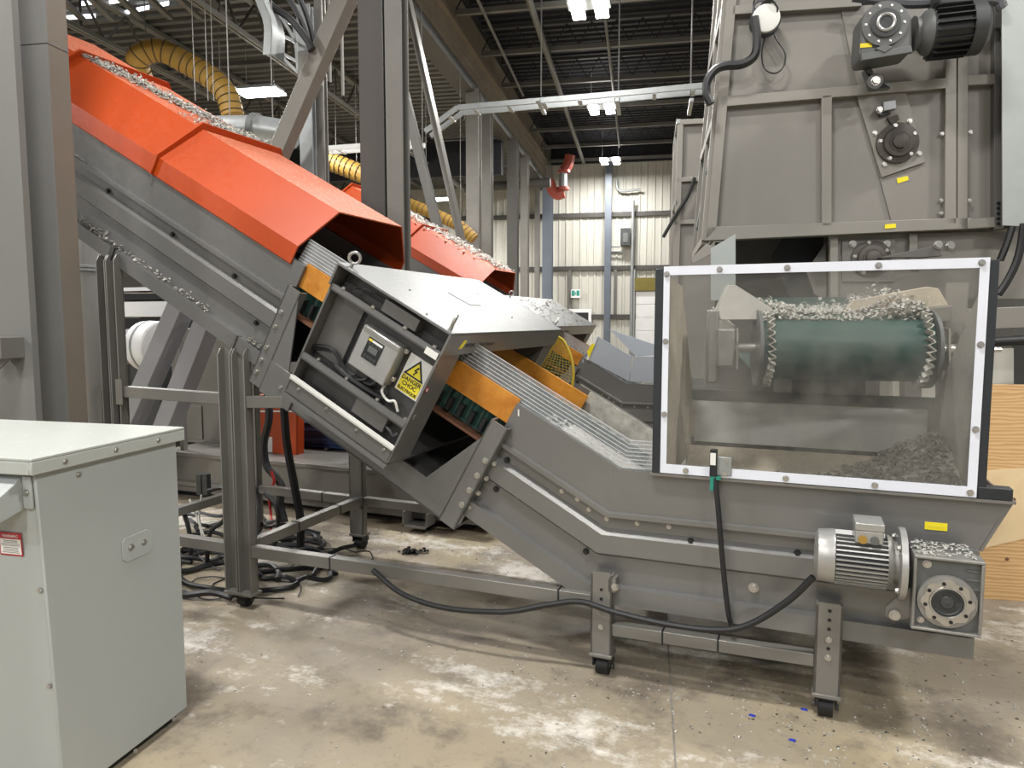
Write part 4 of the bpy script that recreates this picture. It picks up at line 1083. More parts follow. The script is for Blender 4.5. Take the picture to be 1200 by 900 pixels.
for ch in ([(700, 394), (741, 418), (737, 447), (689, 421)], [(742, 418), (790, 417), (790, 450), (738, 447)]):
    MB().prism([atY(x, y, 6.83) for x, y in ch], (0, .012, 0)).build('bin_panel', 'bin_grey', rc)
MB().prism([atY(x, y, 7.85) for x, y in ((714, 386), (746, 418), (790, 415), (790, 400), (768, 404))], (0, .012, 0)).build('bin_panel', 'bin_grey', rc)
MB().prism([atY(x, y, 6.815) for x, y in ((698, 393), (701, 394), (690, 422), (687, 421))], (0, .01, 0)).build('edge_tape', 'white', rc)
MB().prism([atY(x, y, 6.81) for x, y in ((688, 412), (694, 402), (697, 404), (690, 420))], (0, .01, 0)).build('hazard_tape', 'yellow', rc)
# yellow mesh guard at the far side of the near conveyor
yg = thing('mesh_guard', 'yellow quarter round wire mesh guard behind the metal detector', 'guard', atY(655, 450, 4.35))
def gp(x, y): return atY(x, y, 4.35)
arc = [(636, 448)] + [(656 + 15 * math.sin(t), 396 + 52 * (1 - math.cos(t))) for t in [k * PI / 2 / 8 for k in range(9)]]
edge = [(654, 394), (661, 400), (667, 412), (671, 426), (672, 440), (670, 456)]
MB().tube(smoothpts([gp(*p) for p in edge], 4), .010, 6).build('rim', 'mesh_yellow', yg)
MB().tube([gp(654, 394), gp(628, 440)], .008, 6).build('rim', 'mesh_yellow', yg); MB().tube([gp(628, 440), gp(670, 456)], .008, 6).build('rim', 'mesh_yellow', yg)
q_ = gp(662, 453); MB().cyl(q_, (q_.x, q_.y, 0), .02, 8).build('post', 'frame_grey', yg)
mw = MB(); E_ = smoothpts([Vector((x, y, 0)) for x, y in edge], 4)
for e in E_[1:-1]:
    t = (e.y - 394) / 62; mw.bar(gp(e.x, e.y), gp(654 - 26 * t, 394 + 46 * t), .0025, .0025)
for k in range(1, 9):
    t = k / 9; Q = [Vector((654 - 26 * u, 394 + 46 * u, 0)).lerp(E_[int(u * (len(E_) - 1))], t) for u in (0, .25, .5, .75, 1)]
    mw.tube([gp(q.x, q.y) for q in Q], .0015, 4)
stuff(mw.build('wire_mesh', 'mesh_yellow', yg))
# ================================================================== pale grey cabinet in the left foreground
b0 = atZ(220, 839); f0 = atZ(78, 951); dd = (f0 - b0).normalized(); ee = Vector((dd.y, -dd.x, 0))
if ee.x > 0: ee = -ee
CF = Matrix(((dd.x, ee.x, 0, b0.x), (dd.y, ee.y, 0, b0.y), (0, 0, 1, 0), (0, 0, 0, 1)))   # (t towards viewer, w to the left, z)
cbn = thing('electrical_cabinet', 'pale grey metal cabinet with sloped front in the left foreground', 'cabinet', CF @ Vector((.3, .55, 0)))
CD = (f0 - b0).length
TF = (CF.inverted() @ onP(41, 556, b0, CF.to_3x3() @ Vector((0, -1, 0))))
ZC = (CF.inverted() @ onP(202, 516, b0, CF.to_3x3() @ Vector((0, -1, 0)))).z
ft = TF.x
SIDE = [(0, .035), (CD, .035), (ft, ZC), (.0, ZC)]
MB(CF).prism([(t, 0, z) for t, z in SIDE], (0, .012, 0)).build('side_panel', 'cabinet', cbn, .004)
MB(CF).prism([(t, 1.1, z) for t, z in SIDE], (0, .012, 0)).build('side_panel', 'cabinet', cbn, .004)
fn = Vector((ZC, 0, -(ft - CD))).normalized()
MB(CF).prism([(CD - .004, .004, .04), (CD - .004, 1.1, .04), (ft - .004, 1.1, ZC), (ft - .004, .004, ZC)], (-.012, 0, 0)).build('front_panel', 'cabinet', cbn)
MB(CF).box(0, .012, .012, 1.1, .035, ZC).build('rear_panel', 'cabinet', cbn)
MB(CF).box(.03, CD - .03, .03, 1.08, .0, .036).build('plinth', 'black', cbn)
LT = ZC + .045
ld = MB(CF).box(-.02, ft + .03, -.022, 1.12, LT - .01, LT); ld.box(-.02, ft + .03, -.022, -.012, ZC - .004, LT - .01); ld.box(ft + .02, ft + .03, -.012, 1.12, ZC - .004, LT - .01); ld.box(-.02, -.01, -.012, 1.12, ZC - .004, LT - .01)
LD = ld.build('lid', 'cabinet_lid', cbn, .003)
side_n = CF.to_3x3() @ Vector((0, -1, 0)); up_ = Vector((0, 0, 1))
def cs(x, y): return CF.inverted() @ onP(x, y, b0, side_n)
for x, y in ((69, 540), (129, 525), (179, 515)): q = cs(x, y); bolt(LD, CF @ Vector((q.x, -.022, ZC + .017)), side_n, .006)
for x, y in ((92, 556), (203, 843), (158, 880)): q = cs(x, y); bolt(cbn, CF @ Vector((q.x, -.001, q.z)), side_n, .006)
frn = CF.to_3x3() @ fn
def cfp(x, y): return onP(x, y, CF @ Vector((CD, .5, .04)), frn)
for x, y in ((47, 692), (58, 804)): bolt(cbn, cfp(x, y), frn, .006)
# vent hoods front and rear
q0, q1 = CF.inverted() @ cfp(27, 557), CF.inverted() @ cfp(41, 596)
hw = q0.y
vh = MB(CF).prism([(ft - .01, hw, q0.z), (ft - .012, hw, q1.z), (ft + .10, hw, q1.z - .03), (ft + .13, hw, q1.z + .02)], (0, .95, 0)).build('vent_hood', 'cabinet', cbn, .003)
MB(CF).box(ft - .006, ft + .004, q1.y, hw, q1.z, q0.z).build('hood_flange', 'cabinet', vh, .003)
bolt(vh, CF @ Vector((ft + .004, (q1.y + hw) / 2, (q0.z + q1.z) / 2)), CF.to_3x3() @ Vector((1, 0, 0)), .007)
MB(CF).prism([(.0, .05, ZC - .04), (.0, .05, ZC - .13), (-.05, .05, ZC - .10), (-.055, .05, ZC - .08)], (0, .95, 0)).build('vent_hood', 'cabinet', cbn, .003)
# round-cornered plate with two bolts
q = [cs(x, y) for x, y in ((142, 636), (145, 631), (171, 620), (176, 622), (177, 643), (173, 648), (148, 659), (143, 656))]
NP = MB(CF).prism([(p.x, -.004, p.z) for p in q], (0, .003, 0)).build('bolt_plate', 'cabinet', cbn, .001)
for x, y in ((152, 641), (167, 635)): 
    p = cs(x, y); bolt(NP, CF @ Vector((p.x, -.004, p.z)), side_n, .008)
# red and white warning label on the front panel
xd = CF.to_3x3() @ Vector((0, -1, 0)); yd = (CF.to_3x3() @ Vector((ft - CD, 0, ZC))).normalized()
A_, B_, C_ = cfp(0, 624), cfp(25, 625), cfp(26, 652)
wd = (B_ - A_).dot(xd) + .005; ht = (B_ - C_).length
O_ = B_ - xd * wd - yd * ht
def lab(x0, x1, y0, y1, lift, mat, nm, par):
    pts = [O_ + xd * (wd * x) + yd * (ht * y) + frn * lift for x, y in ((x0, y0), (x1, y0), (x1, y1), (x0, y1))]
    return MB().prism(pts, frn * .0006).build(nm, mat, par, smooth=False)
WL = lab(0, 1, 0, 1, .0005, 'red', 'warning_label', cbn)
lab(.05, .95, .07, .72, .0012, 'sign_white', 'label_field', WL)
text(WL, 'WARNING', O_ + xd * wd * .5 + yd * ht * .79 + frn * .0016, xd, yd, ht * .17, 'sign_white', 'lettering', 'CENTER', .0003)
rnd = random.Random(2)
for k in range(8): 
    y = .64 - .068 * k - (.03 if k > 3 else 0); x = rnd.uniform(.09, .2); lab(x, 1 - x, y, y + .018, .002, 'gear_grey', 'small_print', WL)

# ================================================================== big steel posts at the left edge
def tubepost(label, px, yb, mats, z1, seam):
    P = [BFI @ atB(x, 300, yb) for x in px[:2]]; xr = P[1].x; xl = P[0].x
    k = (762 - px[1]) / (762 - px[2]); dp = yb * (k - 1)
    t = thing('steel_post', label, 'column', Bp((xl + xr) / 2, yb, 0), BETA)
    MB(BF).box(xl, xr, yb, yb + .008, 0, z1).build('front_face', mats[0], t, smooth=False)
    MB(BF).box(xr - .008, xr, yb + .008, yb + dp, 0, z1).build('side_face', mats[1], t, smooth=False)
    MB(BF).box(xl, xl + .008, yb + .008, yb + dp, 0, z1).build('side_face', mats[0], t, smooth=False)
    MB(BF).box(xl + .008, xr - .008, yb + dp - .008, yb + dp, 0, z1).build('rear_face', mats[0], t, smooth=False)
    MB(BF).box(xl - .05, xr + .05, yb - .03, yb + dp + .03, 0, .015).build('base_plate', mats[0], t)
    if seam:
        z = (BFI @ atB(px[0], seam, yb)).z
        MB(BF).box(xl - .002, xr + .002, yb - .002, yb + dp + .002, z, z + .006).build('weld_seam', mats[0], t)
    return t, xl, xr, dp
tubepost('square steel post with brownish side face at the left edge', (33, 69, 97), 2.92, ('column_grey', 'column_brown'), 7.0, 52)
t, xl, xr, dp = tubepost('wide grey steel post cut by the left edge of the photo', (-50, 31, 40), 2.72, ('column_grey', 'column_grey'), 7.0, None)
q0, q1 = BFI @ atB(-6, 420, 2.66), BFI @ atB(14, 395, 2.66)
bk = MB(BF).box(q0.x, q1.x, 2.60, 2.72, q0.z, q1.z).build('bracket', 'frame_grey', t, .003)
MB(BF).prism([(q0.x, 2.64, q0.z), (q1.x, 2.64, q0.z), (q0.x + .02, 2.64, q0.z - .06)], (0, .01, 0)).build('gusset', 'frame_grey', t)

# ================================================================== plant behind and under the near conveyor
def slab(px, Y, dp, name, mat, parent=None, bevel=.0): return pxprism(px, Y, dp, mode='Y').build(name, mat, parent, bevel)
# long plinth machine
pm = thing('floor_machine', 'long grey machine base lying behind the conveyor legs', 'machine', (-2.9, 4.9, 0))
gz = lambda x, y, Y: atY(x, y, Y)
zt = atY(450, 553, 4.45).z; x0 = atY(185, 560, 4.45).x; x1 = -1.95
MB().box(x0, x1, 4.45, 5.9, .06, zt).build('base_body', 'frame_grey', pm, .006)
MB().box(x0, x1, 4.43, 4.46, zt - .02, zt + .012).build('top_rib', 'frame_grey', pm, .003)
z2 = atY(450, 590, 4.45).z
MB().box(x0, x1, 4.42, 4.46, z2 - .03, z2 + .01).build('mid_rib', 'frame_grey', pm, .003)
for x in (x0 + .1, -2.4): MB().box(x, x + .25, 4.55, 5.6, .0, .07).build('foot', 'black', pm)
br = MB(); p = atY(478, 606, 4.38)
br.box(p.x, p.x + .20, 4.30, 4.44, p.z - .05, p.z - .035); br.box(p.x, p.x + .012, 4.30, 4.44, p.z - .05, p.z + .06); br.box(p.x + .19, p.x + .2, 4.30, 4.44, p.z - .05, p.z + .06)
br.build('foot_bracket', 'frame_grey', pm)
# upright panelled body left of the orange box
sb = thing('shredder_cabinet', 'grey panelled machine body behind the left conveyor leg', 'machine', (-3.9, 5.0, zt))
YB = 5.0
bx0, bx1 = atY(203, 450, YB).x, atY(300, 450, YB).x; zt2 = atY(230, 385, YB).z
MB().box(bx0, bx1, YB, YB + .8, zt + .001, zt2).build('body', 'frame_grey', sb, .004)
for a, b, c, d in ((204, 237, 398, 470), (241, 296, 398, 518), (204, 237, 476, 518), (204, 296, 524, 547)):
    p, q = atY(a, d, YB), atY(b, c, YB)
    MB().box(p.x, q.x, YB - .012, YB, max(p.z, zt + .01), q.z).build('panel', 'frame_grey', sb, .004)
# two slanting beams
for k, (a, b, lab_) in enumerate((((216, 352), (142, 520), 'left of two parallel grey slanting beams under the conveyor'), ((246, 372), (188, 520), 'right of two parallel grey slanting beams under the conveyor'))):
    Y = 4.22 + .06 * k; p, q = atY(*a, Y), atY(*b, Y); d = (q - p).normalized(); q = q + d * ((q.z - .02) / -d.z)
    t = thing('slanting_beam', lab_, 'beam', (q.x, q.y, 0)); n = d.cross(Vector((0, 1, 0))).normalized()
    MB().bar(p, q, .15, .15, n).build('box_tube', 'beam_grey', t, .006)
    MB().bar(p + n * .0 - d * .02, p - d * .005, .18, .17, n).build('end_plate', 'column_grey', t)
# white drum motor with black sheet for the dark void and white shelf
wm = thing('drum_motor', 'white drum shaped motor in the dark gap under the conveyor', 'motor', atY(170, 470, 5.4))
c = atY(178, 406, 5.4); c2 = atY(150, 412, 5.4)
MB().cyl(c + Vector((.16, -.0, 0)), c + Vector((-.10, 0, 0)), .26, 28).build('drum', 'white', wm, .02)
MB().cyl(c + Vector((-.10, 0, 0)), c + Vector((-.30, 0, -.01)), .19, 28).build('hub', 'gear_grey', wm, .01)
MB().cyl(c + Vector((-.01, 0, 0)), c + Vector((.01, 0, 0)), .267, 28).build('band', 'galv', wm)
MB().box(c.x - .2, c.x + .2, c.y - .1, c.y + .1, 0, c.z - .2).build('mount', 'gear_dark', wm)
dk = MB(); p, q = atY(120, 520, 5.9), atY(245, 373, 5.9); dk.box(p.x, q.x, 5.9, 6.0, 0, q.z)  # black sheet added to paint the dark void behind the drum
tag(dk.build('dark_void_sheet', 'black'), 'black sheet painting the dark void behind the white drum motor', 'screen')
sh = thing('white_bench', 'white bench top with black edge seen beyond the conveyor leg', 'bench', atY(165, 350, 6.3))
for y0, y1, mt, nm, Y in ((334, 342, 'white', 'top', 6.6), (342, 352, 'black', 'edge_band', 6.5), (352, 371, 'white', 'apron', 6.45)):
    p, q = atY(112, y1, Y), atY(262, y0, Y); MB().box(p.x, q.x, Y, Y + .6, p.z, q.z - .003).build(nm, mt, sh)
for x in (112, 250): 
    p = atY(x, 371, 6.6); MB().box(p.x, p.x + .08, 6.6, 6.68, 0, p.z).build('leg', 'white', sh)
tk = thing('vessel', 'upright grey vessel between the steel post and the conveyor leg', 'tank', (atY(104, 450, 4.5).x, 4.5, 0))
cx = atY(101, 400, 4.5).x
za, zb, zc = atY(101, 448, 4.5).z, atY(101, 318, 4.5).z, atY(101, 225, 4.5).z
MB().lathe((cx, 4.5, 0), (0, 0, 1), [(0, .10), (za - .08, .10), (za, .15), (zb, .15), (zb + .005, .16), (zb + .05, .16), (zb + .055, .15), (zc, .15)], 28).build('shell', 'tank', tk)
MB().lathe((cx, 4.5, zb), (0, 0, 1), [(0, .172), (.018, .172)], 28).build('flange', 'galv', tk); MB().lathe((cx, 4.5, zb + .03), (0, 0, 1), [(0, .172), (.018, .172)], 28).build('flange', 'galv', tk)
p = atY(197, 382, 4.55); q = atY(216, 364, 4.55)
ws = thing('hazard_sign', 'small yellow hazard sign on a post under the conveyor', 'sign', (p.x, 4.55, 0))
MB().box(p.x, q.x, 4.55, 4.555, p.z, q.z).build('plate', 'sign_yellow', ws)
MB().prism([(p.x + .03, 4.549, p.z + .03), (p.x + .06, 4.549, p.z + .03), (p.x + .045, 4.549, p.z + .09)], (0, -.002, 0)).build('symbol', 'black', ws); 
for k in range(3): MB().box(p.x + .015 + .035 * k, p.x + .04 + .035 * k, 4.547, 4.549, q.z - .02, q.z - .012).build('print', 'black', ws)
MB().box((p.x + q.x) / 2 - .02, (p.x + q.x) / 2 + .02, 4.556, 4.6, 0, q.z).build('post', 'frame_grey', ws)
# orange drive cover and blue motor
oc = thing('drive_cover', 'orange rounded drive cover behind the black hoses', 'cover', atY(322, 545, 4.75))
MB().prism([atY(x, y, 4.75) for x, y in ((298, 545), (298, 475), (302, 462), (336, 462), (345, 470), (348, 485), (348, 545))], (0, .10, 0)).build('cover_shell', 'orange', oc, .012)
MB().prism([atY(x, y, 4.745) for x, y in ((298, 481), (348, 481), (348, 483), (298, 483))], (0, .01, 0)).build('white_line', 'white', oc)
MB().prism([atY(x, y, 4.745) for x, y in ((307, 512), (319, 512), (319, 530), (307, 530))], (0, .01, 0)).build('label', 'sign_white', oc)
bm_ = thing('drive_motor', 'dark blue finned motor beside the orange drive cover', 'motor', atY(370, 550, 4.9))
c = atY(336, 505, 5.28); e = atY(455, 510, 5.28); MY = 5.28
MB().cyl(c, (e.x, MY, c.z), .22, 28).build('motor_body', 'blue', bm_)
for k in range(13):
    a = PI * (.35 + k / 13 * 1.3); dv = Vector((0, math.cos(a), math.sin(a)))
    dv = Vector((0, -abs(math.sin(PI * k / 12)) * .9 - .1, math.cos(PI * k / 12))).normalized()
    MB().bar(Vector((c.x + .02, MY, c.z)) + dv * .24, Vector((e.x - .04, MY, c.z)) + dv * .24, .006, .05, dv).build('fin', 'blue', bm_)
MB().box(c.x + .08, e.x - .1, MY - .2, MY + .2, zt, c.z - .14).build('foot', 'blue', bm_, .01)
for x in (346, 380): 
    p, q = atY(x, 524, 5.0), atY(x + 3, 548, 5.0); MB().box(p.x, q.x + .02, 4.99, 5.05, zt, p.z).build('lug', 'gear_dark', bm_, .01)
# ================================================================== cables on the floor
def hose(label, pts, r, mat, n=6, group=None):
    o = MB().tube(smoothpts(pts, n), r, 7).build('floor_cable' if pts[0][2] < .1 else 'cable', mat); tag(o, label, 'cable', group); return o
hose('thick black cable bundle hanging left of the orange cover and curling back', [atY(x, y, 4.2) for x, y in ((313, 455), (315, 490), (309, 520), (312, 545), (324, 560), (330, 572), (328, 590), (334, 615), (340, 648))] + [atZ(352, 652, .031)], .030, 'cable')
hose('straight black hose hanging in front of the blue motor to the floor', [atY(x, y, 3.55) for x, y in ((332, 470), (336, 520), (345, 570), (352, 610), (352, 640))], .026, 'rubber')
hose('red and black lead beside the hanging cable bundle', [atY(x, y, 4.15) for x, y in ((318, 552), (321, 565), (315, 577), (318, 610))] + [atZ(316, 650, .012)], .010, 'cable_red')
rnd = random.Random(21)
def loop(label, cx, cy, rx, ry, r, mat, a0, a1, nn=12):
    pts = []
    for k in range(nn + 1):
        a = a0 + (a1 - a0) * k / nn; q = atZ(cx, cy, r + .002)
        pts.append((q.x + rx * math.cos(a) * (1 + .12 * rnd.uniform(-1, 1)), q.y + ry * math.sin(a) * (1 + .12 * rnd.uniform(-1, 1)), r + .002 + (.03 * rnd.random() if k % 3 else 0)))
    hose(label, pts, r, mat, 4, 'tangled cables on the floor')
loop('thick black cable loop lying in front of the left conveyor leg', 262, 680, .34, .26, .018, 'cable', PI * .15, PI * 1.75)
loop('black cable loop lying right of the left conveyor leg', 330, 655, .30, .22, .016, 'cable', -PI * .9, PI * .8)
loop('black cable loop left of the leg under the side rail', 240, 640, .32, .25, .015, 'cable', 0, PI * 1.6)
loop('grey thin wire loop behind the left leg', 300, 650, .38, .30, .005, 'cable_grey', -.5, PI * 1.5)
loop('thin dark wire loop around the left caster', 300, 690, .28, .16, .004, 'cable', 0, PI * 1.9)
loop('white wire loop left of the leg', 235, 625, .22, .22, .006, 'cable_white', PI * .2, PI * 1.4)
loop('black cable lying under the cross rail', 370, 635, .30, .20, .014, 'cable', PI * .6, PI * 2.1)
loop('black cable half loop nearest the cabinet', 232, 660, .25, .28, .013, 'cable', PI * .4, PI * 1.6)
loop('thin wire ring on the floor near the hose end', 345, 640, .26, .18, .004, 'cable_grey', 0, PI * 1.8)
for k_, (lb_, cx_, cy_, rx_, ry_, r_, m_, a_, b_) in enumerate((
        ('wide black cable ring on the floor around the left leg', 285, 668, .46, .30, .015, 'cable', .3, PI * 1.95), ('black cable arc on the floor right of the left caster', 345, 668, .26, .16, .014, 'cable', PI, PI * 2.3),
        ('flat black cable arc beyond the left leg', 300, 628, .50, .22, .014, 'cable', 0, PI * 1.1), ('thin grey wire ring in front of the left leg', 255, 690, .24, .15, .004, 'cable_grey', 0, PI * 1.9),
        ('small black cable coil beside the cabinet', 236, 650, .16, .13, .013, 'cable', 0, PI * 3.6), ('black cable coil under the hanging hose', 350, 640, .17, .12, .015, 'rubber', 0, PI * 3.4),
        ('thin dark wire arc reaching right of the coil', 385, 652, .30, .14, .004, 'cable', -PI * .6, PI * .9), ('white thin wire arc right behind the leg', 325, 648, .22, .17, .004, 'cable_white', 0, PI * 1.2),
        ('grey cable arc along the machine base', 270, 612, .40, .14, .012, 'cable_grey', PI * .1, PI * 1.3))):
    loop(lb_, cx_, cy_, rx_, ry_, r_, m_, a_, b_, 18)
for k, (lb_, pts, r, m_) in enumerate((('grey cable arching up beside the left leg', ((293, 565), (302, 580), (303, 605), (300, 640)), .012, 'cable_grey'),
        ('black cable arching over the rail left of the leg', ((244, 575), (262, 572), (272, 585), (262, 610), (246, 625)), .014, 'cable'),
        ('black cable dropping from the rail left of the cabinet gap', ((214, 598), (220, 615), (224, 640), (222, 660)), .014, 'cable'),
        ('white wire dangling left of the leg', ((222, 585), (232, 610), (240, 640), (252, 665)), .005, 'cable_white'),
        ('second white wire dangling left of the leg', ((236, 580), (234, 610), (246, 645)), .005, 'cable_white'),
        ('red wire end among the cables', ((208, 640), (214, 650), (222, 648), (228, 655)), .005, 'cable_red'),
        ('black cable arching behind the left leg to the cross rail', ((310, 578), (322, 590), (326, 612), (320, 640), (300, 655)), .014, 'cable'))):
    pp = [atY(x, y, 3.15 + .06 * k) for x, y in pts]; e_ = pp[-1] + (pp[-1] - pp[-2]) * .3
    hose(lb_, pp + [Vector((e_.x, e_.y, r + .002))], r, m_)
for k, x in enumerate((230, 237)): 
    p, q = atY(x, 580, 3.75), atY(x + 5, 556, 3.75); tag(MB().box(p.x, q.x, 3.75, 3.79, p.z, q.z).build('cable_clip', 'gear_dark', None, .004), ('left', 'right') [k] + ' dark cable connector hanging on the machine base', 'connector')
# scattered scraps on the floor
mb = MB(); rnd = random.Random(9)
def fsc(r):
    while 1:
        x, y = r.uniform(-3.2, 1.3), r.uniform(1.7, 5.2)
        k = .10 + .9 * math.exp(-((x - .3) ** 2 / .25 + (y - 2.75) ** 2 / .08)) + .5 * math.exp(-((y - 4.1) ** 2 / .1)) + .5 * math.exp(-((x + .7) ** 2 / .3 + (y - 2.75) ** 2 / .03)) + .5 * math.exp(-((x - .7) ** 2 / .08 + (y - 3.2) ** 2 / .03))
        if x < -1.6 and y < 2.1 or x > .8 and y > 4.0: continue
        if r.random() < k: return (x, y, .001), (0, 0, 1)
shreds(mb, fsc, 1500, .011, rnd, .3)
stuff(tag(mb.build('floor_scraps', 'paper', smooth=False), 'white paper crumbs scattered over the concrete floor', 'scraps'))
mb = MB(); shreds(mb, fsc, 500, .010, rnd, .4)
stuff(tag(mb.build('floor_grit', 'paper_dark', smooth=False), 'dark grit scattered over the concrete floor', 'grit'))
for x, y, lb_ in ((480, 648, 'dark scrap lump lying on the floor beyond the rail'), (499, 647, 'small dark scrap right of the larger lump on the floor')):
    q = atZ(x, y, .0); m = MB(); shreds(m, lambda r: ((q.x + r.gauss(0, .03), q.y + r.gauss(0, .02), .001 + r.random() * .015), (0, 0, 1)), 25 if x < 490 else 8, .04, rnd, .5)
    tag(m.build('dark_scrap', 'black', smooth=False), lb_, 'scrap')
paint('blue_chip', '#2b3fb0', .5)
for x, y, lb_ in ((881, 839, 'tiny blue plastic chip furthest left of the right caster'), (942, 832, 'tiny blue plastic chip close beside the right caster'), (928, 868, 'tiny blue plastic chip nearest the camera below the right caster')):
    q = atZ(x, y, .001); m = MB().prism([(q.x - .012, q.y, .001), (q.x + .01, q.y - .006, .001), (q.x + .014, q.y + .006, .001), (q.x - .005, q.y + .01, .001)], (0, 0, .003))
    tag(m.build('plastic_chip', 'blue_chip'), lb_, 'chip', 'blue chips')
# ================================================================== large screening machine at the right
YM = 5.0
def bpz(px, yb, dp, name, mat, parent, bevel=0.): return pxprism(px, yb, dp, mode='B').build(name, mat, parent, bevel)
sm = thing('screening_machine', 'tall grey framed machine with bolted panels filling the upper right', 'machine', Bp(1.9, 5.7, 0), BETA)
for nm, px in (('left_post', [(869, -200), (880, -200), (840, 268), (827, 281)]), ('mid_rail', [(846, 113), (1112, 91), (1112, 103), (845, 125)]),
               ('bottom_rail', [(829, 266), (1134, 255), (1134, 268), (826, 282)]), ('top_rail', [(859, 6), (1010, -3), (1010, 7), (858, 17)]),
               ('middle_post', [(963, 112), (975, 111), (975, 264), (963, 265)]), ('right_post', [(1110, -205), (1121.5, -205), (1121, 262), (1107, 263)]),
               ('end_post', [(1123, -205), (1136, -205), (1134, 268), (1122, 268)]), ('end_rail', [(1134, 88), (1168, 86), (1168, 98), (1134, 100)]),
               ('end_rail', [(1134, 257), (1168, 254), (1168, 266), (1134, 268)]), ('corner_post', [(1166, -205), (1177, -205), (1177, 268), (1165, 269)])):
    bpz(px, YM, .07, nm, 'warm_grey' if nm != 'corner_post' else 'greyd', sm, .003)
PB = YM + .055
for px, yb in (([(860, 12), (985, 8), (1005, 105), (848, 118)], PB), ([(985, 8), (1110, 0), (1110, 96), (1005, 105)], PB - .012), ([(848, 118), (965, 112), (965, 268), (838, 272)], PB),
               ([(973, 110), (1004, 110), (1046, 264), (973, 266)], PB), ([(1004, 109), (1110, 100), (1108, 262), (1046, 264)], PB - .012), ([(1133, -205), (1168, -205), (1168, 262), (1133, 264)], PB),
               ([(878, -200), (1110, -205), (1110, 0), (862, 10)], PB)):
    bpz(px, yb, .01, 'panel', 'warm_panel', sm)
for x, y in ((1104, 157), (1103, 235), (1103, 250), (1137, 155), (1136, 235), (1136, 258)): bolt(sm, atB(x, y, YM + .02), BF @ Vector((0, -1, 0)), .010)
bpz([(1173, -205), (1260, -205), (1262, 268), (1175, 264)], YM - .10, .01, 'galvanised_sheet', 'galv_sheet', sm)
for y in (238, 244, 250, 256, 262): bolt(sm, atB(1170, y, YM - .001), BF @ Vector((0, -1, 0)), .008, 'plug', DK)
# left flank: posts, rails, braces and sheet, receding from the front frame
def lf(t, yb):   # point on the flank edge: t 0 bottom .. 1 top
    a = BFI @ atB(827, 281, YM); b = BFI @ atB(869, -200, YM); q = a.lerp(b, t); return Vector((q.x, yb, q.z))
MB(BF).prism([lf(0, 5.07) + Vector((.05, 0, 0)), lf(0, 6.2) + Vector((.05, 0, 0)), lf(1, 6.2) + Vector((.05, 0, 0)), lf(1, 5.07) + Vector((.05, 0, 0))], (.01, 0, 0)).build('flank_sheet', 'greyd', sm)
for yb in (5.05, 5.55, 6.17): MB(BF).bar(lf(0, yb), lf(1, yb), .05, .05).build('flank_post', 'warm_grey', sm)
for t0, t1 in ((.085, .30), (.32, .57), (.60, .90)): MB(BF).bar(lf(t0, 6.15), lf(t1, 5.1), .02, .03).build('brace', 'galv', sm)
for t in (0, .305, .58, .99): MB(BF).bar(lf(t, 5.05), lf(t, 6.2), .05, .05).build('flank_rail', 'warm_grey', sm)
a_, b_ = BFI @ atB(869, -200, YM), BFI @ atB(1177, -205, YM); zb_ = (BFI @ atB(1000, 268, YM)).z
MB(BF).box(a_.x, b_.x + .25, YM + .06, 6.2, a_.z, a_.z + .03).build('roof_sheet', 'warm_panel', sm)
MB(BF).box(b_.x + .22, b_.x + .25, YM + .0, 6.2, zb_, a_.z).build('right_flank', 'warm_panel', sm)
MB(BF).box(a_.x + .05, b_.x + .25, 6.2, 6.23, zb_, a_.z).build('rear_sheet', 'warm_panel', sm)
# side bearing plate with flange bearing
bp = bpz([(1004, 112), (1062, 108), (1084, 190), (1033, 208)], PB - .03, .014, 'bearing_plate', 'warm_grey', sm, .002)
nb = BF @ Vector((0, -1, 0))
def flange_bearing(px, py, yb, R, parent, lip=True):
    c = atB(px, py, yb)
    MB().lathe(c, nb, [(0, R), (.022, R), (.03, R * .75), (.05, R * .7), (.055, R * .5), (.06, R * .48)], 28).build('bearing_flange', 'rust', parent)
    MB().lathe(c + nb * .05, nb, [(0, R * .36), (.03, R * .36), (.034, R * .3)], 18).build('shaft_end', 'rust', parent)
    for k in range(5):
        a = .5 + 2 * PI * k / 5; bolt(parent, c + nb * .022 + (BF @ Vector((math.cos(a), 0, math.sin(a)))) * R * .84, nb, .011)
flange_bearing(1051, 168, PB - .03, .125, bp)
for x, y in ((1025, 156), (1066, 142), (1077, 180), (1036, 193)): bolt(bp, atB(x, y, PB - .032), nb, .012)
bt = bpz([(1035, 119), (1050, 117), (1051, 127), (1036, 130)], PB - .10, .05, 'take_up_block', 'galv', bp, .003)
bpz([(1028, 126), (1040, 120), (1043, 132), (1032, 136)], PB - .07, .04, 'take_up_bracket', 'gear_dark', bp)
bolt(bp, atB(1031, 129, PB - .075), nb, .016); bpz([(1040, 138), (1052, 134), (1054, 140), (1046, 147)], PB - .06, .03, 'wedge', 'rust', bp)
# stickers
for px in ([(1051, 209), (1064, 206), (1065, 211), (1052, 215)], [(1037, 263), (1050, 262), (1050, 267), (1037, 268)], [(1186, 239), (1200, 239), (1200, 248), (1186, 248)]):
    s_ = bpz(px, YM - .004 if px[0][1] > 220 else PB - .0155, .003, 'sticker', 'yellow', sm)
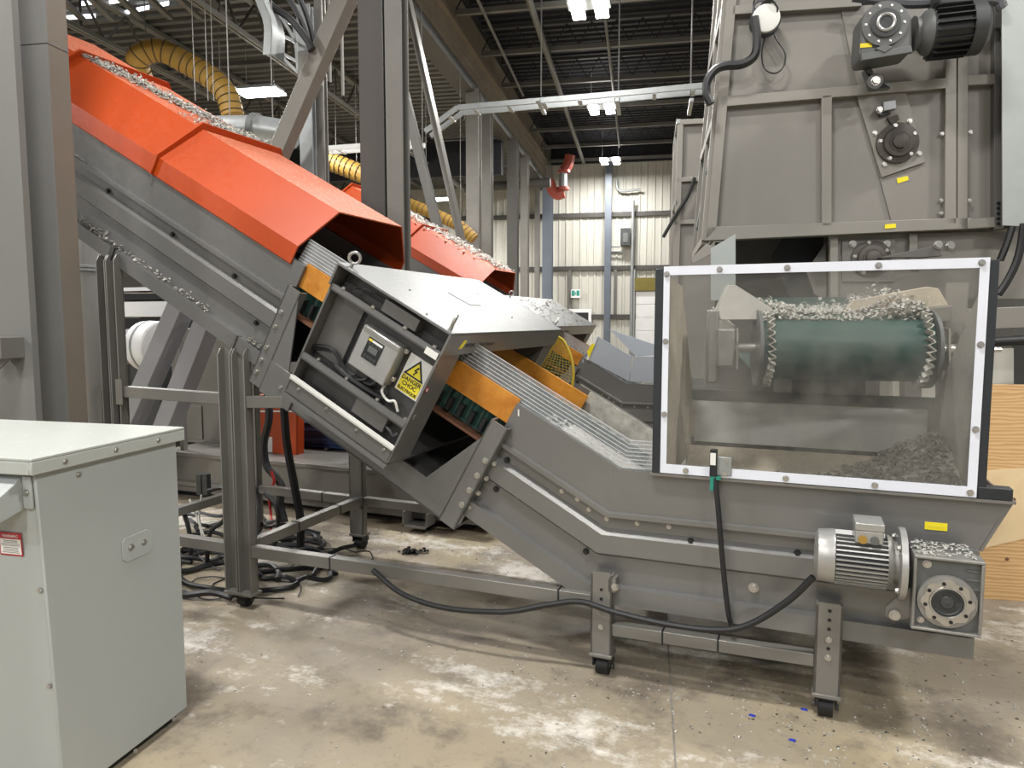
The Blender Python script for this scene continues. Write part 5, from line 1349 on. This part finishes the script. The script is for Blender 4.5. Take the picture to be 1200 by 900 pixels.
# gear unit and motor on top
gu = thing('shaft_gearmotor', 'dark grey hollow shaft gearbox with black finned motor on the machine frame', 'motor', atB(1036, 80, 4.75), BETA)
GYB = 4.62
bpz([(1011, 18), (1018, 9), (1057, 4), (1064, 10), (1069, 20), (1070, 60), (1040, 66), (1010, 70), (1008, 60)], GYB, .22, 'gear_case', 'gear_grey', gu, .02)
bpz([(1010, 62), (1068, 53), (1070, 61), (1010, 71)], GYB - .015, .03, 'case_rib', 'gear_grey', gu, .004)
bpz([(1026, 57), (1036, 51), (1047, 55), (1037, 62)], GYB - .02, .03, 'lug', 'gear_grey', gu, .004)
c = atB(1036, 29, GYB)
MB().lathe(c, nb, [(0, .125), (.02, .125), (.022, .085), (.03, .082), (.032, .045)], 32).build('flange_disc', 'gear_grey', gu)
MB().lathe(c + nb * .02, nb, [(0, .08), (.016, .08), (.018, .05), (.018, .043)], 28).build('seal', 'gear_dark', gu)
MB().torus(c + nb * .04, nb, .045, .010, 24, 8).build('hollow_shaft', 'alu', gu)
MB().cyl(c + nb * .02, c + nb * .037, .036, 18).build('bore', 'black', gu)
for k in range(10): a = 2 * PI * k / 10; bolt(gu, c + nb * .02 + (BF @ Vector((math.cos(a), 0, math.sin(a)))) * .103, nb, .006)
bpz([(1008, 51), (1022, 50), (1022, 55), (1008, 56)], GYB - .004, .003, 'sticker', 'yellow', gu)
bx_ = (BF @ Vector((1, 0, 0)))
mc = atB(1074, 40, GYB + .10); mL = (atB(1155, 36, GYB + .14) - mc).length
axm = (bx_ + Vector((0, 0, .04))).normalized()
MB().lathe(mc - axm * .02, axm, [(0, .10), (.03, .085), (.06, .12), (.08, .13)], 24).build('adapter', 'gear_grey', gu)
MB().lathe(mc + axm * .06, axm, [(0, .125), (.21, .125)], 24).build('motor_body', 'gear_dark', gu)
fm = MB()
for k in range(22):
    a = 2 * PI * k / 22; e1 = BF @ Vector((0, 1, 0)); e2 = axm.cross(e1); dv = e1 * math.cos(a) + e2 * math.sin(a)
    fm.bar(mc + axm * .07 + dv * .135, mc + axm * .26 + dv * .135, .006, .04, dv)
stuff(fm.build('cooling_fins', 'black', gu))
MB().lathe(mc + axm * .26, axm, [(0, .15), (.07, .15), (.10, .11), (.105, .02)], 24).build('fan_cover', 'gear_dark', gu)
tbx = BFI @ (mc + axm * .17); MB(BF).box(tbx.x - .08, tbx.x + .09, tbx.y - .08, tbx.y + .08, tbx.z + .12, tbx.z + .22).build('terminal_box', 'gear_dark', gu, .01)
bpz([(1012, 82), (1022, 80), (1030, 103), (1044, 96), (1044, 103), (1020, 105)], GYB + .16, .05, 'torque_arm', 'gear_grey', gu, .003)
c = atB(1024, 97, GYB + .15); MB().lathe(c, nb, [(0, .045), (.03, .045), (.032, .03)], 18).build('bushing', 'gear_grey', gu); bolt(gu, c + nb * .03, nb, .02)
# sensor with coiled lead top left of the machine
sn2 = thing('round_gauge', 'white round disc with wire bundle hanging on the machine frame', 'gauge', atB(897, 25, YM - .1), BETA)
c = atB(897, 23, YM - .08); MB().lathe(c, nb, [(0, .085), (.03, .085), (.034, .07)], 24).build('dial', 'sign_white', sn2); MB().lathe(c - nb * .05, nb, [(0, .095), (.05, .095)], 24).build('dial_case', 'gear_dark', sn2)
for k in range(5):
    R_ = random.Random(k); c2 = atB(896 + R_.uniform(-6, 6), 8 + R_.uniform(-5, 5), YM - .1)
    MB().torus(c2, BF @ Vector((R_.uniform(-.4, .4), -1, R_.uniform(-.4, .4))), .05, .006, 18, 5).build('wire_coil', 'cable_grey' if k % 2 else 'cable', sn2)
def mh(label, px, yb, r, mat='cable'): tag(MB().tube(smoothpts([atB(x, y, yb) for x, y in px], 6), r, 8).build('machine_hose', mat), label, 'hose')
mh('thick black hose bending round the left post of the machine', [(884, 20), (887, 45), (884, 65), (870, 75), (850, 77), (838, 82), (829, 95), (828, 110), (833, 122)], YM - .12, .028)
mh('thin wire loop hanging below the white disc', [(899, 35), (893, 60), (896, 80), (908, 86), (918, 78), (920, 62), (910, 46), (905, 34)], YM - .03, .005)
mh('dark hose along the top edge of the machine', [(1000, -4), (1060, 4), (1110, 2), (1165, 0), (1175, 10)], YM - .15, .03, 'cable_grey')
mh('corrugated dark hose right of the window post', [(1200, 262), (1196, 290), (1190, 310), (1180, 330), (1170, 345)], YM - .15, .022)
mh('second corrugated hose behind the window post', [(1186, 266), (1180, 285), (1172, 305)], YM - .08, .022)
# lower body seen above and through the hopper window
lb2 = thing('screen_lower_body', 'lower grey body of the machine with flange bearing above the window', 'machine', Bp(1.9, 5.5, 0), BETA)
bpz([(975, 276), (1240, 270), (1240, 350), (975, 350)], YM + .10, .02, 'front_plate', 'warm_panel', lb2)
bpz([(838, 284), (980, 278), (980, 420), (838, 420)], YM + .75, .02, 'inner_plate', 'greyd', lb2)
bpz([(915, 280), (965, 278), (960, 380), (930, 360), (905, 300)], YM + .40, .02, 'dark_flap', 'black', lb2)
bpz([(945, 318), (968, 284), (968, 350), (955, 345)], YM + .25, .02, 'chute_plate', 'warm_grey', lb2)
bpz([(973, 276), (982, 276), (982, 360), (973, 360)], YM + .06, .05, 'stile', 'warm_grey', lb2); bpz([(1066, 274), (1075, 274), (1075, 310), (1066, 310)], YM + .06, .05, 'stile', 'warm_grey', lb2)
bq = bpz([(987, 283), (1049, 280), (1049, 330), (987, 330)], YM + .08, .02, 'bearing_plate', 'frame_grey', lb2)
flange_bearing(1020, 303, YM + .08, .12, bq)
for x in (999, 1020, 1039): bolt(bq, atB(x, 286, YM + .08), nb, .018)
bpz([(1030, 302), (1095, 288), (1100, 284), (1104, 300), (1080, 302)], YM - .05, .05, 'lever', 'greyd', lb2, .004); bolt(lb2, atB(1099, 287, YM - .05), nb, .02); bolt(lb2, atB(1113, 288, YM + .1), nb, .022)
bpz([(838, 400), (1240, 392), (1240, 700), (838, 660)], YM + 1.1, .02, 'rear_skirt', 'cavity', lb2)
bpz([(1128, 362), (1230, 358), (1230, 383), (1128, 387)], YM - .2, .12, 'cross_beam', 'warm_grey', lb2, .004)
tag(MB().cyl(atB(1120, 403, YM - .25), atB(1235, 397, YM - .25), .028, 12).build('round_bar', 'black'), 'black round bar right of the window post', 'bar')
bpz([(1150, 410), (1188, 408), (1188, 450), (1150, 450)], YM + .3, .02, 'pale_plate', 'cream', lb2)
for xb, yb in ((1.05, 6.0), (2.6, 6.0), (2.6, 5.2)): MB(BF).box(xb - .06, xb + .06, yb - .06, yb + .06, 0, 2.1).build('support_leg', 'greyd', lb2)
wg = tag(bpz([(833, 291), (862, 274), (862, 352), (833, 352)], YM - .35, .004, 'deflector_sheet', 'galv_sheet', None), 'bright bent steel deflector sheet at the machine lower left corner', 'sheet')
fo = bpz([(810, 303), (828, 285), (838, 290), (836, 296), (812, 309)], YM - .2, .05, 'foot_channel', 'warm_grey', sm)
# second machine further back
s2 = thing('far_machine', 'smaller grey framed machine standing further back beside the tall one', 'machine', Bp(*(BFI @ atB(806, 380, 9.0)).to_2d(), 0), BETA)
bpz([(800, 143), (860, 140), (860, 508), (788, 508)], 9.05, .02, 'front_sheet', 'warm_panel', s2)
for px in ([(796, 140), (860, 137), (860, 143), (796, 146)], [(794, 146), (801, 146), (790, 514), (783, 514)], [(794, 208), (860, 206), (860, 211), (793, 213)], [(790, 258), (860, 256), (860, 261), (789, 263)]):
    bpz(px, 9.0, .06, 'frame_bar', 'warm_grey', s2, .004)
for yb in (9.6, 10.2):
    p = BFI @ atB(795, 142, 9.0); q = BFI @ atB(784, 514, 9.0)
    MB(BF).bar((p.x, yb, p.z), (q.x, yb, q.z), .06, .06).build('flank_post', 'warm_grey', s2)
for z in (.35, .75, 1.0):
    p = (BFI @ atB(784, 514, 9.0)).lerp(BFI @ atB(795, 142, 9.0), z); MB(BF).bar((p.x, 9.0, p.z), (p.x, 10.2, p.z), .05, .05).build('flank_rail', 'galv', s2)
mh('black cable drooping on the far machine', [(814, 208), (806, 230), (792, 252), (777, 278)], 8.97, .022)
# ================================================================== green discharge belt conveyor over the hopper
YD = 3.52
dc = thing('discharge_conveyor', 'green discharge belt conveyor ending inside the hopper behind the dirty window', 'conveyor', Bp(.9, 4.3, 0), BETA)
L_ = BFI @ atB(890, 408, YD); R_ = BFI @ atB(1083, 408, YD)
zc = (L_.z + R_.z) / 2; rr = .150; SL = math.tan(math.radians(5))
MB(BF).cyl((L_.x, YD, zc), (R_.x, YD, zc), rr - .008, 32).build('drum', 'gear_dark', dc)
belt = []
for k in range(17): a = -PI / 2 - PI * k / 16; belt.append((YD + rr * math.cos(a + 0) * 1.0, zc + rr * math.sin(a)))
prof = [(YD + 1.5, zc + rr + 1.5 * SL)] + [(YD - rr * math.sin(PI * k / 16), zc + rr * math.cos(PI * k / 16)) for k in range(17)] + [(YD + 1.5, zc - rr + 1.5 * SL)]
outer = [Vector((0, y, z)) for y, z in prof]
R = []
for x in (L_.x, R_.x):
    inner = [Vector((x, YD + (y - YD) * .95 if y < YD else y, zc + (z - zc) * .95 if y < YD + .01 else z + (-.007 if z > zc + .0 else .007))) for y, z in prof]
    R.append([Vector((x, y, z)) for y, z in prof] + inner[::-1])
MB(BF).rings(R).build('belt', 'green_belt', dc)
for x, s in ((L_.x + .03, 1), (R_.x - .03, -1)):     # corrugated sidewall wrapping the drum
    P = []
    for k in range(70):
        t = k / 69
        if t < .3: y = YD + 1.2 * (1 - t / .3); z = zc + rr + (y - YD) * SL; nrm = Vector((0, 0, 1))
        else: a = (t - .3) / .7 * PI; y = YD - rr * math.sin(a); z = zc + rr * math.cos(a); nrm = Vector((0, -math.sin(a), math.cos(a)))
        P.append((Vector((x + .016 * math.sin(k * 2.0), y, z)), nrm))
    rg = [[p + Vector((-.003, 0, 0)), p + Vector((.003, 0, 0)), p + n * .035 + Vector((.003, 0, 0)), p + n * .035 + Vector((-.003, 0, 0))] for p, n in P]
    MB(BF).rings(rg).build('belt_sidewall', 'paper_grey', dc)
    MB(BF).cyl((x - s * .05, YD, zc), (x - s * .035, YD, zc), rr + .03, 28).build('end_disc', 'gear_grey', dc)
for xa, s in ((L_.x - .10, -1), (R_.x + .09, 1)):
    MB(BF).prism([(xa, YD - .05, zc - .10), (xa, YD + 1.4, zc - .05), (xa, YD + 1.4, zc + .22), (xa, YD - .02, zc + .09)], (s * .008, 0, 0)).build('side_plate', 'warm_grey', dc)
# bearing block left with dusty parts
MB(BF).box(L_.x - .20, L_.x - .12, YD - .08, YD + .08, zc - .09, zc + .09).build('bearing_block', 'cast', dc, .01)
MB(BF).cyl((L_.x - .24, YD, zc), (R_.x + .2, YD, zc), .022, 16).build('shaft', 'zinc', dc)
MB(BF).box(L_.x - .24, L_.x - .19, YD - .04, YD + .06, zc - .17, zc + .18).build('take_up_frame', 'cast', dc, .01)
MB(BF).box(R_.x + .17, R_.x + .19, YD - .03, YD + .05, zc - .14, zc + .10).build('take_up_frame', 'galv', dc, .004)
MB(BF).cyl((R_.x + .18, YD - .03, zc + .0), (R_.x + .30, YD - .03, zc + .0), .012, 10).build('tension_bolt', 'zinc', dc)
MB(BF).cyl((R_.x + .20, YD + .02, zc + .16), (R_.x + .29, YD + .02, zc + .16), .010, 10).build('tension_bolt', 'zinc', dc)
MB(BF).box(R_.x + .11, R_.x + .20, YD + .08, YD + .10, zc - .35, zc + .30).build('support_plate', 'warm_grey', dc)
# guard boxes over both ends
gl = MB(BF).prism([(L_.x - .22, YD - .02, zc + .13), (L_.x + .05, YD - .02, zc + .13), (L_.x + .05, YD - .02, zc + .185), (L_.x - .10, YD + .12, zc + .30), (L_.x - .14, YD + .12, zc + .30)], (0, .14, 0)).build('guard_box', 'warm_grey', dc, .004)
p = lambda x, y: BFI @ atB(x, y, YD + .05)
MB(BF).prism([p(1052, 398 - 20), p(1072, 363), p(1112, 358), p(1100, 338), p(1086, 336), p(1000, 352), p(985, 372)], (0, .02, 0)).build('guard_plate', 'dust_wall', dc, .003)
MB(BF).prism([p(1052, 378), p(1072, 363), p(1112, 358), p(1110, 376), p(1060, 382)], (0, -.04, 0)).build('guard_lip', 'warm_panel', dc, .003)
rnd = random.Random(13)
mb = MB(BF)
def top(r):
    u = r.random()
    x = L_.x + (R_.x - L_.x) * u
    heapk = .015 + .03 * max(0, math.sin((u * 2.4 + .25) * PI)) ** 2 + .06 * math.exp(-((u - .82) / .16) ** 2)
    y = YD - .08 + abs(r.gauss(0, .22)); z = zc + rr - (.02 if y < YD else 0) + (y - YD) * SL + r.random() * heapk * (1 + y - YD)
    return (x, y, z), (0, 0, 1)
shreds(mb, top, 2600, .020, rnd, .7)
stuff(mb.build('paper_scraps', 'paper', dc, smooth=False))
for xb in (L_.x - .12, R_.x + .12): MB(BF).box(xb - .04, xb + .04, YD + 1.15, YD + 1.23, 0, zc + .1).build('leg', 'greyd', dc)
# crates and boards seen behind through the window
tag(bpz([(1046, 440), (1096, 436), (1096, 470), (1046, 470)], YM + .5, .3, 'carton', 'cream', None), 'pale carton seen through the window under the belt', 'carton')
tag(bpz([(1060, 432), (1080, 432), (1080, 470), (1060, 470)], YM + .2, .1, 'grey_post', 'greyd', None), 'short grey post before the pale carton behind window', 'post')
# plywood at the right edge
pw = thing('plywood_sheet', 'plywood sheet standing on the floor behind the gear motor', 'board', atB(1180, 712, 4.15))
bz = BFI @ atB(1150, 712, 4.15)
e0, e1 = BFI @ atB(1128, 450, 4.15), BFI @ atB(1230, 450, 4.15)
MB(BF).box(e0.x, e1.x + .3, 4.15, 4.17, 0, e0.z).build('sheet', 'plywood', pw)
p = lambda x, y: BFI @ atB(x, y, 4.149)
MB(BF).prism([p(1140, 552), p(1240, 546), p(1240, 622), p(1140, 645)], (0, -.002, 0)).build('pale_face_veneer', 'plywood_pale', pw)
for x, y in ((1188, 585), (1180, 655), (1164, 610)): 
    q = p(x, y); MB(BF).cyl((q.x, 4.1475, q.z), (q.x, 4.144, q.z), .009, 8).build('knot', 'copper', pw)
